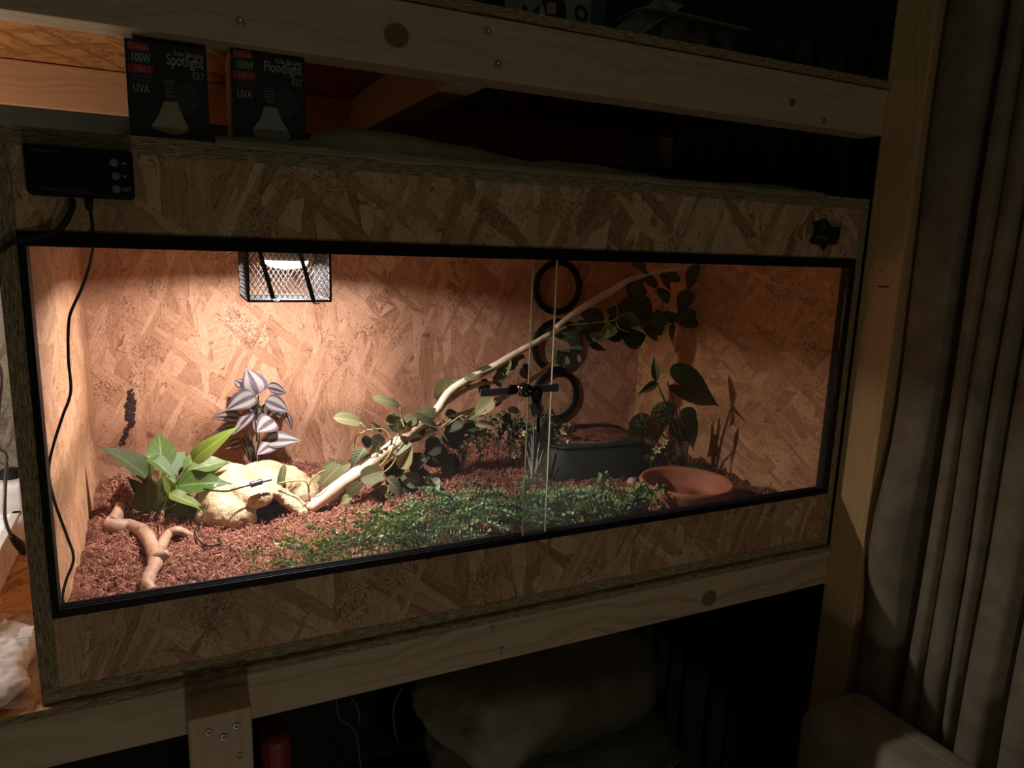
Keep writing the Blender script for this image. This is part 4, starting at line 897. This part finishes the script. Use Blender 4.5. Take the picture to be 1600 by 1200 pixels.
# dark bush with pale flowers behind
lfD = leafy('dark_bush_leaf', (.02, .035, .014), (.06, .085, .03), .5, .1)
SPD = [sprig_mesh('bush_sprig', .065, 8, .011, .008, .02, [tw, lfD], 60 + k) for k in range(3)]
bu = thing('flowering_bush', 'dark low bush with small cream flowers behind the glass edges', 'plant', aty(765, 735, .40))
for k in range(60):
    u = rs.uniform(672, 885); vv = rs.uniform(686, 738) if u < 840 else rs.uniform(680, 720); p_ = aty(u, vv, rs.uniform(.36, .43))
    p_.z = max(p_.z, gh(p_.x, p_.y)); o = bpy.data.objects.new('sprig', SPD[k % 3]); COL.objects.link(o); o.parent = bu; o.location = p_ - ORG[bu.name]; o.rotation_euler = (rs.uniform(-.5, .5), rs.uniform(-1.1, -.2), rs.uniform(0, 6.28)); o.scale = (rs.uniform(.7, 1.1),) * 3
fl_m = plain('cream_petal', (.62, .58, .32), .6); fl_c = plain('flower_eye', (.40, .33, .08), .6)
def flower_mesh():
    V = []; F = []; FM = []
    for k in range(5):
        a = 2 * math.pi * k / 5; d = Vector((math.cos(a), math.sin(a), .25)); s = Vector((-math.sin(a), math.cos(a), 0)); b_ = len(V)
        V += [d * .1, d * .6 + s * .34, d * 1.0 + s * .2, d * 1.05 - s * .1, d * .6 - s * .34]; F.append(tuple(range(b_, b_ + 5))); FM.append(0)
    b_ = len(V)
    for k in range(6): a = k * math.pi / 3; V.append(Vector((.2 * math.cos(a), .2 * math.sin(a), .12)))
    F.append(tuple(range(b_, b_ + 6))); FM.append(1)
    me = bpy.data.meshes.new('cream_flower'); me.from_pydata(V, [], F); me.materials.append(fl_m); me.materials.append(fl_c); me.polygons.foreach_set('material_index', FM); me.update(); return me
FLW = flower_mesh()
def flower(parent, u, v, y, r):
    p_ = aty(u, v, y); o = bpy.data.objects.new('flower', FLW); COL.objects.link(o); o.parent = parent; o.location = p_ - org(parent)
    o.rotation_mode = 'QUATERNION'; o.rotation_quaternion = Vector((0, 0, 1)).rotation_difference(Vector((random.uniform(-.5, .5), -.8, random.uniform(.1, .9)))); o.scale = (r * pxm(p_),) * 3
    g = Vector((p_.x + random.uniform(-.006, .006), p_.y + .004, max(gh(p_.x, p_.y), p_.z - .05))); tube('flower_stalk', [g, (g + p_) / 2 + Vector((.002, 0, 0)), p_], .0007, tw, parent, 5, 3)
for u, v, r in [(757, 686, 7), (748, 690, 5), (777, 690, 5), (770, 680, 4), (798, 705, 8), (806, 698, 6), (815, 676, 7), (826, 664, 5), (818, 690, 6), (802, 712, 5), (776, 712, 5), (762, 700, 4), (835, 668, 4), (730, 688, 5), (735, 668, 4), (690, 735, 4)]: flower(bu, u, v, .36, r)
for u, v, r in [(872, 688, 8), (880, 675, 7), (868, 680, 5), (884, 690, 5), (895, 662, 5), (888, 664, 4), (876, 700, 4)]: flower(bu, u, v, .33, r)
# pale air plant strands
ap = thing('air_plant', 'tuft of pale grey grassy strands standing behind the lock', 'plant', aty(834, 752, .30))
apm = plain('pale_strand', (.42, .38, .28), .6)
for k, (u, v) in enumerate([(826, 690), (830, 680), (834, 668), (838, 672), (843, 690), (849, 702), (853, 716), (822, 700), (828, 715), (846, 720), (840, 700)]):
    s = aty(833 + .6 * (k - 5) * .6, 754, .30); e = aty(u, v, .30 + random.uniform(-.02, .02)); tube('strand', [s, s.lerp(e, .5) + Vector((random.uniform(-.004, .004), 0, .004)), e], [.0016, .0014, .0005], apm, ap, 5, 4)
# small flowering plant and small green tuft on the right
f2 = thing('small_flower_plant', 'small plant with pale yellow flowers between the tub and the clay bowl', 'plant', aty(1042, 738, .265))
for k in range(14):
    u, v = rs.uniform(1016, 1052), rs.uniform(705, 738); p_ = aty(u, v, .265); p_.z = max(p_.z, gh(p_.x, p_.y)); o = bpy.data.objects.new('sprig', SPD[k % 3]); COL.objects.link(o); o.parent = f2; o.location = p_ - ORG[f2.name]; o.rotation_euler = (rs.uniform(-.5, .5), rs.uniform(-1.3, -.5), rs.uniform(0, 6.28)); o.scale = (.5,) * 3
for u, v, r in [(1038, 690, 6), (1026, 703, 7), (1044, 724, 8), (1052, 716, 6), (1036, 697, 4), (1048, 728, 6), (1018, 716, 4), (1040, 710, 4)]: flower(f2, u, v, .258, r)
tf = thing('green_tuft', 'tiny bright green spiky tuft behind the clay bowl', 'plant', aty(1084, 742, .24))
tfm = leaf_mat('bright_spike_leaf', (.07, .24, .08), (.04, .13, .05), (.12, .3, .12), .4)
for k in range(16):
    a = aty(1083 + rs.uniform(-5, 5), 742, .24); e = a + Vector((rs.uniform(-.022, .022), rs.uniform(-.014, .008), rs.uniform(.014, .030))); put_leaf(LEAVES['lance'][k % 2], a, e, .005, Vector((0, -.8, .6)), tf, tfm)

# ---------------------------------------------------------------- dark green tub hide
tubm, nt, b = new_mat('dark_green_plastic'); B = NB(nt); b.inputs['Roughness'].default_value = .6; b.inputs['Specular IOR Level'].default_value = .25
t = B.n('ShaderNodeTexCoord'); nt.links.new(B.ramp(B.noise(t.outputs['Object'], 30, 4), [(.3, (.014, .018, .011)), (.7, (.026, .032, .019))]), b.inputs['Base Color'])
tb = thing('moist_hide', 'dark green plastic tub hide with bedding heaped on its lid', 'hide', (.90, .37, .055))
def rr(cx, cy, hx, hy, r, n=7):
    out = []
    for (sx, sy, a0) in ((1, 1, 0), (-1, 1, 90), (-1, -1, 180), (1, -1, 270)):
        for k in range(n): a = math.radians(a0 + 90 * k / (n - 1)); out.append((cx + sx * (hx - r) + r * math.cos(a), cy + sy * (hy - r) + r * math.sin(a)))
    return out
def rr_loft(name, secs, mat, parent, rotz=0.0, piv=(0, 0)):
    V = []; F = []; n = None
    for (cx, cy, hx, hy, r, z) in secs:
        s = rr(cx, cy, hx, hy, r); n = len(s)
        for (x, y) in s:
            dx, dy = x - piv[0], y - piv[1]; V.append((piv[0] + dx * math.cos(rotz) - dy * math.sin(rotz), piv[1] + dx * math.sin(rotz) + dy * math.cos(rotz), z))
    for i in range(len(secs) - 1):
        for j in range(n): a = i * n + j; b_ = i * n + (j + 1) % n; F.append((a, b_, b_ + n, a + n))
    F.append(tuple(reversed(range(n)))); F.append(tuple((len(secs) - 1) * n + j for j in range(n)))
    return mesh_obj(name, V, F, mat, parent, True)
cx, cy = .915, .375
rr_loft('tub_body', [(cx, cy, .128, .098, .04, .05), (cx, cy, .122, .093, .04, .085), (cx - .004, cy, .106, .082, .035, .125), (cx - .004, cy, .102, .078, .034, .131)], tubm, tb, -.10, (cx, cy))
rr_loft('lid', [(cx - .004, cy, .106, .082, .035, .131), (cx - .004, cy, .106, .082, .035, .134), (cx - .004, cy, .098, .074, .03, .1355)], tubm, tb, -.10, (cx, cy))
V = []; F = []; n = 26
for j in range(n + 1):
    for i in range(n + 1):
        x = cx - .004 + (i / n - .5) * .20; y = cy + .004 + (j / n - .5) * .155; d = math.hypot((i / n - .5) * 2, (j / n - .5) * 2)
        V.append((x, y, .134 + .016 * max(0, 1 - d * d) + .004 * noise.noise(Vector((x * 60, y * 60, 2))) * max(0, 1.1 - d)))
for j in range(n):
    for i in range(n): a = j * (n + 1) + i; F.append((a, a + 1, a + n + 2, a + n + 1))
mesh_obj('bedding_heap', V, F, msub, tb, True)['kind'] = 'stuff'
# pebble and bottle cap
bm = bmesh.new(); q = bmesh.ops.create_icosphere(bm, subdivisions=3, radius=1); pc_ = aty(988, 753, .235)
for v in bm.verts: v.co = Vector((v.co.x * .0105, v.co.y * .010, v.co.z * .0095)) * (1 + .12 * noise.noise(v.co * 2)) + pc_
pe = bm_obj('pebble', bm, plain('pink_stone', (.50, .30, .20), .5), None, True, base=pc_); tag(pe, 'small pinkish pebble in front of the green tub', 'pebble')
cp = lathe('bottle_cap', [(.0001, .008), (.010, .008), (.0125, .006), (.0135, 0), (.0125, -.002), (.0001, -.002)], aty(980, 748, .252), plain('black_gloss', (.012, .012, .012), .1), None, 24, Vector((-.35, -.8, .45)).normalized(), base=aty(980, 748, .252))
tag(cp, 'glossy black round cap leaning on the tub behind the pebble', 'cap')
# terracotta bowl
terra, nt, b = new_mat('terracotta'); B = NB(nt); b.inputs['Roughness'].default_value = .7
t = B.n('ShaderNodeTexCoord'); nt.links.new(B.ramp(B.noise(t.outputs['Object'], 35, 4), [(.3, (.36, .12, .055)), (.7, (.50, .18, .085))]), b.inputs['Base Color'])
bwc = Vector((.966, .118, .056))
bw = lathe('clay_bowl', [(.0001, 0), (.062, 0), (.074, .024), (.0815, .045), (.0835, .052), (.081, .056), (.0765, .0555), (.0735, .050), (.066, .024), (.056, .013), (.0001, .011)], bwc, terra, None, 56, base=bwc)
tag(bw, 'round terracotta water bowl at the front right', 'bowl')
V = []; n = 30
for k in range(n): a = 2 * math.pi * k / n; V.append(bwc + Vector((.0645 * math.cos(a), .0645 * math.sin(a), .022)))
wm = glass_mat('still_water', (.86, .80, .72), 1.33); wo = mesh_obj('water', V, [tuple(range(n))], wm, None, base=bwc); tag(wo, 'shallow still water in the terracotta bowl', 'water')

# ================================================================ BULB CARTONS on the terrarium
carton = plain('black_carton', (.014, .014, .018), .45)
ink = plain('cream_ink', (.36, .34, .27), .6); ink2 = plain('grey_ink', (.10, .105, .10), .6); red = plain('red_label', (.26, .025, .03), .55); pink = plain('crimson_label', (.30, .03, .055), .55); redink = plain('pale_red_ink', (.5, .22, .12), .55)
def carton_box(label, px4, title, tcol, ttint, bulbc, flood, kname):
    yF = .014
    tl, tr_, br_, bl_ = [aty(u, v, yF) for u, v in px4]
    x0 = (tl.x + bl_.x) / 2; x1 = (tr_.x + br_.x) / 2; z0 = H_ + .0005 + (.006 if flood else 0); z1 = z0 + .094
    o = thing(kname, label, 'box', ((x0 + x1) / 2, yF + .035, z0))
    bx_ = box('carton', x0, x1, yF, yF + .07, z0, z1, carton, o, .0006)
    wd = x1 - x0; hh = z1 - z0; yt = yF - .0002
    X = lambda f: x0 + wd * f
    Z = lambda f: z1 - hh * f
    def lab(f0, f1, g0, g1, mt, nm): return box(nm, X(f0), X(f1), yF - .00035, yF + .0003, Z(g1), Z(g0), mt, o, 0)
    lab(.04, .28, .03, .115, pink, 'brand_label'); lab(.04, .29, .125, .235, tcol, 'watt_label'); lab(.03, .325, .25, .34, red, 'heat_label')
    yi = yF - .0006
    text('lettering', 'Komodo', .0068, redink, o, (X(.055), yi, Z(.095)), sx=.72, bold=.0001)
    text('lettering', '100W', .0115, ttint, o, (X(.065), yi, Z(.222)), sx=.62, bold=.00025)
    text('lettering', 'HEAT', .0088, redink, o, (X(.10), yi, Z(.325)), sx=.68, bold=.0001)
    text('lettering', 'AIDS WELLBEING', .0040, ink2, o, (X(.07), yi, Z(.385)), sx=.58, bold=.0001); text('lettering', '& COLOUR VISION', .0040, ink2, o, (X(.07), yi, Z(.43)), sx=.58, bold=.0001)
    text('lettering', 'UVA', .0115, ink, o, (X(.07), yi, Z(.535)), sx=.66, bold=.0001)
    text('lettering', 'Solar Basking', .0068, ink, o, (X(.955), yi, Z(.115)), ax='RIGHT', sx=.76, bold=.0001)
    text('lettering', title, .0150, ink, o, (X(.955), yi, Z(.215)), ax='RIGHT', sx=.66, bold=.0002)
    text('lettering', 'E27', .0092, ink, o, (X(.955), yi, Z(.335)), ax='RIGHT', sx=.8)
    # printed bulb picture: screw cap, neck and reflector
    prof = [(.455, .37), (.455, .50), (.47, .56), (.44, .60), (.36, .76), (.27, .87), (.29, .905), (.45, .935), (.60, .94), (.71, .905), (.73, .86), (.66, .73), (.60, .60), (.58, .56), (.575, .50), (.575, .37)] if not flood else \
        [(.44, .40), (.44, .50), (.455, .56), (.43, .60), (.36, .76), (.27, .86), (.27, .93), (.32, .965), (.50, .975), (.72, .97), (.79, .93), (.76, .86), (.66, .74), (.60, .61), (.565, .56), (.57, .50), (.57, .40)]
    def flat(nm, pts, mt, yy): return poly_prism(nm, [(X(a), Z(b_)) for a, b_ in pts], yF + .0002, yy, mt, o)
    flat('bulb_print', prof[3:-3], bulbc, .0005); flat('cap_print', [prof[0], prof[1], prof[2], prof[-3], prof[-2], prof[-1]], ink2, .00052)
    for k in range(4): box('cap_ring', X(.46), X(.57), yF - .0008, yF, Z(.42 + .035 * k), Z(.41 + .035 * k), carton, o, 0)
    blobp = [(.62 + .17 * math.cos(a) * (1 + .1 * math.sin(5 * a)), .55 + .16 * math.sin(a) * (1 + .12 * math.cos(4 * a))) for a in np.linspace(0, 2 * math.pi, 22)[:-1]]
    flat('picture_print', [(.1 + a, b_) for a, b_ in blobp], plain('dark_picture', (.035, .037, .034), .6), .0004)
    return o
carton_box('black spotlight bulb carton with teal watt label, nearer the left wall', [(193, 56), (322, 72), (328, 214), (203, 210)], 'Spotlight', plain('teal_label', (.01, .055, .065), .55), plain('teal_ink', (.28, .36, .30), .55), plain('amber_bulb_print', (.33, .27, .17), .5), False, 'spotlight_carton')
carton_box('black floodlight bulb carton with green watt label, standing on the burlap', [(360, 80), (475, 100), (479, 217), (364, 212)], 'Floodlight', plain('green_label', (.01, .05, .02), .55), plain('green_ink', (.20, .36, .20), .55), plain('white_bulb_print', (.25, .25, .21), .5), True, 'floodlight_carton')

# ---------------------------------------------------------------- burlap sheet on the terrarium top
mbur = cloth_mat('burlap', (.42, .37, .22), 2600, .9, 'xy', .35)
NXb, NYb = 110, 44; V = []; F = []
def burz(x, y):
    e = float(np.interp(x, [.19, .22, .30, .345, .40, .47, .53, .58, .62, .70, .80, .90, 1.0, 1.08, 1.1], [.002, .009, .014, .024, .024, .019, .013, .008, .012, .010, .003, .004, .007, .004, .0015]))
    fold = .5 + .5 * math.cos(min(1, max(0, (y - .05) / .12)) * math.pi)
    return H_ + .002 + e * (.35 + .85 * math.exp(-((y - .03) / .03) ** 2)) * (1 if y > .012 else max(.12, (y + .003) / .015)) + .003 * noise.noise(Vector((x * 22, y * 22, 3))) * min(1, e * 80)
for j in range(NYb + 1):
    for i in range(NXb + 1):
        x = .20 + .89 * i / NXb; y = -.003 + .40 * (j / NYb) ** 1.7 + (.010 * noise.noise(Vector((x * 9, 0, 1))) if j else .006 * (1 + noise.noise(Vector((x * 14, 2, 1)))))
        z = burz(x, y)
        if j == 0: y = -.0042; z = H_ - .004 - .006 * max(0, noise.noise(Vector((x * 11, 4, 2)))); V.append((x, y, z)); continue
        if j == 1: y = -.0030; V.append((x, y, H_ + .0016)); continue
        if .214 < x < .30 and y > .008: z = min(z, H_ + .0062)
        V.append((x, y, max(z, H_ + .0012)))
for j in range(NYb):
    for i in range(NXb): a = j * (NXb + 1) + i; F.append((a, a + 1, a + NXb + 2, a + NXb + 1))
bur = mesh_obj('burlap_sheet', V, F, mbur, None, True, base=(.64, .2, H_)); tag(bur, 'crumpled beige burlap sheet lying on top of the terrarium', 'cloth')
m_ = bur.modifiers.new('thick', 'SOLIDIFY'); m_.thickness = .0014; m_.offset = 1
# loose burlap threads
for pts in ([(505, 213), (512, 225), (518, 240)], [(630, 246), (650, 243), (680, 247)], [(730, 232), (755, 228), (775, 233)]):
    th_ = tube('loose_thread', [aty(u, v, .004) for u, v in pts], .0006, plain('thread', (.34, .31, .19), .8), bur, 5, 4) if False else None

# ================================================================ TOP SHELF
bagm = plain('pale_teal_paper', (.30, .36, .32), .7)
pbg = thing('printed_bag', 'pale teal paper bag with black print on the upper shelf', 'bag', (.71, .2, .79))
box('bag_body', .640, .752, .17, .25, .7895, 1.02, bagm, pbg, .004); box('bag_side', .7525, .782, .175, .245, .7895, 1.02, plain('dark_teal_paper', (.06, .10, .10), .7), pbg, .003)
bk = plain('black_print', (.02, .02, .02), .7); pcr = plain('cream_print', (.42, .38, .24), .7)
def pr(pts, mt, th_, nm='printed_shape'): return poly_prism(nm, [(aty(u, v, .17).x, aty(u, v, .17).z) for u, v in pts], .1702, th_, mt, pbg)
pr([(826, 22), (840, 10), (852, -4), (870, -8), (884, 4), (885, 34), (862, 30)], bk, .0008); pr([(842, 14), (846, 2), (852, 22), (850, 27), (842, 25)], pcr, .0012); pr([(854, 4), (868, 4), (868, 22), (854, 22)], pcr, .0012); pr([(818, 5), (824, 12), (822, 22), (816, 14)], bk, .0008)
c = aty(905, 6, .17); text('lettering', 'O', .030, bk, pbg, (c.x - .012, .1692, c.z - .012), (math.pi / 2, .75, 0), bold=.0012)
trm = glass_mat('cloudy_plastic', (.80, .84, .82), 1.45, .25)
tr = thing('plastic_tray', 'cloudy clear plastic food tray on the upper shelf', 'tray', (.94, .2, .79))
cxs, cys = .935, .215
rr_loft('tray_body', [(cxs, cys, .095, .06, .02, .7905), (cxs, cys, .105, .07, .022, .874)], trm, tr, .05, (cxs, cys)); rr_loft('tray_rim', [(cxs, cys, .116, .081, .025, .8742), (cxs, cys, .116, .081, .025, .8768), (cxs, cys, .112, .077, .025, .878)], plain('cloudy_rim', (.28, .30, .28), .4), tr, .05, (cxs, cys))
lid = thing('plastic_sheet', 'clear plastic sheet leaning against the food tray on the upper shelf', 'sheet', (.86, .12, .79))
a, b_, c_, d_ = aty(958, 48, .13), aty(998, 55, .125), aty(1068, 8, .15), aty(1030, -4, .16)
V = [a, b_, c_, d_]; V += [p + Vector((0, .0015, .001)) for p in V]
mesh_obj('lid_sheet', V, [(0, 1, 2, 3), (7, 6, 5, 4), (0, 4, 5, 1), (1, 5, 6, 2), (2, 6, 7, 3), (3, 7, 4, 0)], trm, lid); tube('lid_rim', [b_, (b_ + c_) / 2, c_], .0014, plain('clear_rim', (.3, .32, .3), .3), lid, 6, 4)

# ================================================================ LEFT COMPARTMENT
wt = plain('white_plastic', (.9, .9, .9), .4)
tl_ = thing('white_tub', 'open white plastic tub in the bright compartment left of the terrarium', 'tub', (-.19, .30, 0))
bm = bmesh.new()
for b4 in ((-.29, -.286, .13, .47, 0, .062), (-.094, -.090, .13, .47, 0, .062), (-.29, -.09, .13, .134, 0, .062), (-.29, -.09, .466, .47, 0, .062), (-.29, -.09, .13, .47, 0, .004)): add_box(bm, *b4, bev=.001, seg=1)
bm_obj('tub_wall', bm, wt, tl_); 
bm = bmesh.new()
for b4 in ((-.296, -.283, .124, .476, .060, .066), (-.097, -.084, .124, .476, .060, .066), (-.296, -.084, .124, .137, .060, .066), (-.296, -.084, .463, .476, .060, .066)): add_box(bm, *b4, bev=.0015, seg=1)
bm_obj('tub_rim', bm, wt, tl_)
ad_ = thing('power_adapter', 'white plug adapter with a black plug at the rear left', 'adapter', (-.10, .54, 0))
box('adapter_body', -.165, -.082, .50, .575, 0.0, .105, wt, ad_, .008); lathe('plug', [(.0001, .014), (.013, .014), (.015, .010), (.016, 0)], Vector((-.105, .535, .105)), M['matt_black'], ad_, 18)
cd_ = thing('power_cable', 'thick black power cable with plug hanging at the far left', 'cable', atx(10, 780, -.05))
tube('cable', [atx(-8, 560, -.06), atx(2, 590, -.06), atx(-5, 690, -.07), atx(10, 712, -.075), atx(8, 760, -.075), atx(8, 810, -.075), atx(18, 838, -.072), atx(24, 845, -.070)], .0024, plain('dark_cable', (.05, .055, .06), .35), cd_, 8, 6)
tube('plug_grip', [atx(18, 838, -.071), atx(27, 848, -.070), atx(38, 862, -.068)], [.004, .0062, .006], M['matt_black'], cd_, 10, 6)
bg = thing('cotton_bag', 'clear plastic bag of white filling at the lower left of the terrarium', 'bag', (-.05, .07, 0))
bm = bmesh.new(); blob(bm, (-.062, .10, .015), (.045, .085, .018)); blob(bm, (-.05, .04, .012), (.035, .04, .014))
f_ = remeshed('filling', bm, plain('white_wadding', (.9, .9, .92), .9), bg, .004, .0025, .012, 8)
V = []; F = []; nx, ny = 16, 26
for j in range(ny + 1):
    for i in range(nx + 1):
        x = -.125 + .118 * i / nx; y = -.004 + .24 * j / ny; sx = math.sin(math.pi * i / nx) ** .6; sy = math.sin(math.pi * min(1, .04 + .96 * j / ny)) ** .6
        V.append((x, y, .0012 + .033 * sx * sy + .004 * noise.noise(Vector((x * 60, y * 60, 7)))*sx))
for j in range(ny):
    for i in range(nx): a = j * (nx + 1) + i; F.append((a, a + 1, a + nx + 2, a + nx + 1))
mesh_obj('film', V, F, M['bagfilm'], bg, True); c = atz(42, 990, .032); box('bag_label', c.x - .008, c.x + .006, c.y - .014, c.y + .014, .0335, .0342, plain('paper_label', (.7, .68, .62), .6), bg, 0)

# ================================================================ CURTAINS on the right
mcur = cloth_mat('grey_curtain', (.255, .215, .145), 1500, .15, 'yz', .05)
def curtain(name, label, prof, z0, z1, mat, extra=None, nz=40):
    """prof: (y, x) points of the folded cross-section"""
    c = catmull([Vector((x, y, 0)) for y, x in prof], 8); V = []; F = []; n = len(c)
    for k in range(nz + 1):
        z = z0 + (z1 - z0) * k / nz
        for i, p in enumerate(c):
            x, y = p.x, p.y
            if extra: x, y = extra(x, y, z)
            V.append((x, y, z))
    for k in range(nz):
        for i in range(n - 1): a = k * n + i; F.append((a, a + 1, a + n + 1, a + n))
    o = mesh_obj(name, V, F, mat, None, True, base=(c[0].x, c[0].y, z0)); m = o.modifiers.new('thick', 'SOLIDIFY'); m.thickness = .0015
    return tag(o, label, 'curtain')
prof = [(-.072, 1.245), (-.080, 1.222), (-.095, 1.212), (-.12, 1.207), (-.142, 1.209), (-.150, 1.216), (-.1535, 1.245), (-.157, 1.30), (-.165, 1.30), (-.168, 1.245), (-.171, 1.216), (-.179, 1.208), (-.192, 1.208), (-.1985, 1.221), (-.203, 1.212), (-.215, 1.206), (-.227, 1.212), (-.2305, 1.228), (-.236, 1.214), (-.246, 1.209), (-.2535, 1.218), (-.2565, 1.232), (-.262, 1.216), (-.275, 1.206), (-.30, 1.204), (-.312, 1.222), (-.318, 1.24), (-.326, 1.215), (-.35, 1.206), (-.38, 1.215), (-.392, 1.24), (-.40, 1.212), (-.43, 1.205), (-.46, 1.225), (-.48, 1.21), (-.52, 1.205), (-.55, 1.235), (-.58, 1.21), (-.65, 1.21)]
def bulge(x, y, z):
    b_ = .034 * math.exp(-((z - .06) / .12) ** 2) * max(0, 1 - ((y + .112) / .045) ** 2) if y > -.157 else 0
    lean = .0 + .010 * noise.noise(Vector((y * 8, z * 2.2, 0)))
    return x - b_ - .004 * math.sin(z * 5 + y * 30), y + .006 * noise.noise(Vector((z * 3, y * 20, 5)))
curtain('curtain', 'heavy grey curtain hanging in folds in front of the right post', prof, -.84, 1.5, mcur, bulge)
rsc = random.Random(9); prof2 = []; y = .012; k = 0
while y < .80:
    prof2.append((y, 1.325 + (.022 if k % 2 else -.022) + rsc.uniform(-.006, .006))); y += rsc.uniform(.022, .05); k += 1
def drag(x, y, z): return x, y + .12 * max(0, z - .8) * math.sin(y * 5) + .004 * math.sin(z * 6 + y * 40)
curtain('curtain', 'same curtain, coloured as in shade, hanging behind the rack beside the terrarium', prof2, -.84, 1.5, cloth_mat('shaded_curtain', (.045, .045, .03), 1500, .15, 'yz', .05), drag)  # continues the grey curtain; shade behind the rack is put into its colour

# ---------------------------------------------------------------- armchair and bedding below
msofa = cloth_mat('pale_upholstery', (.34, .29, .20), 1200, .15, 'xy', .05)
ac = thing('armchair', 'pale fabric armchair arm in the lower right corner', 'chair', (1.11, -.5, -.85))
bm = bmesh.new(); add_box(bm, 1.045, 1.196, -.62, -.095, -.80, -.205, .045, 6); bm_obj('arm', bm, msofa, ac, True)
bm = bmesh.new(); add_box(bm, .55, 1.044, -.80, -.22, -.62, -.45, .05, 6); bm_obj('seat_cushion', bm, msofa, ac, True)
tube('piping', [Vector((1.13, -.58, -.2045)), Vector((1.135, -.4, -.2035)), Vector((1.135, -.14, -.2045))], .0016, msofa, ac, 6, 3)
cab = thing('reflection_cabinet', 'unseen white cabinet added for the glass to reflect', 'cabinet', (1.22, -1.6, -.85))  # out of view, added only as a pale reflection for the panes
wcab = plain('reflector_white', (.80, .82, .84), .5)
box('body', 1.09, 1.35, -2.2, -.66, -.85, -.07, wcab, cab, .004)
for k in range(4):
    d_ = box('door', 1.072, 1.0895, -2.19 + .38 * k, -1.82 + .38 * k, -.83, -.085, wcab, cab, .003); box('handle', 1.060, 1.0718, -1.86 + .38 * k, -1.848 + .38 * k, -.36, -.24, M['chrome'], d_, .002)
mbl = cloth_mat('beige_blanket', (.34, .33, .22), 900, .3, 'xz', .05)
def duvet(label, c, r, sd, rot=0.0):
    bm = bmesh.new(); blob(bm, c, r, (0, rot, 0), 4)
    for v in bm.verts:
        d = v.co - Vector(c); e = Vector((d.x / r[0], d.y / r[1], d.z / r[2])); s = max(abs(e.x), abs(e.y), abs(e.z)) ** -.35
        v.co = Vector(c) + d * s; v.co += d.normalized() * (.028 * noise.noise(v.co * 9 + Vector((sd, 0, 0))) + .012 * noise.noise(v.co * 24 + Vector((sd, 0, 0))))
    o = bm_obj('folded_duvet', bm, mbl, None, True, base=(c[0], c[1], c[2] - r[2])); tag(o, label, 'bedding'); return o
duvet('folded beige duvet uppermost in the pile under the rack', (.80, .33, -.365), (.25, .19, .085), 1.0, -.06)
duvet('crumpled beige duvet in the middle of the pile under the rack', (.86, .36, -.545), (.28, .2, .08), 4.0, .05)
duvet('beige duvet at the bottom of the pile under the rack', (.84, .36, -.73), (.34, .22, .1), 8.0, 0)
wr = plain('grey_wire', (.10, .10, .09), .5)
for i, (pts, lab) in enumerate([([(525, 1085), (530, 1120), (555, 1145), (565, 1210)], 'thin grey wire dangling under the rack, left one with a bend'), ([(550, 1090), (560, 1110), (562, 1130)], 'short thin wire dangling under the rack beside the bent one'), ([(628, 1075), (616, 1100), (615, 1130), (622, 1160)], 'thin curved wire dangling under the rack next to the duvets')]):
    o = tube('dangling_wire', [aty(u, v, .10) for u, v in pts], .0012, wr, None, 6, 6, base=aty(*pts[0], .10)); tag(o, lab, 'wire')
bm = bmesh.new(); add_box(bm, .235, .275, .10, .16, -.85, -.185, .016, 4); rd = bm_obj('red_canister', bm, plain('red_plastic', (.25, .02, .025), .5), None, False, base=(.27, .16, -.85)); tag(rd, 'dark red canister standing under the rack beside the post', 'canister')
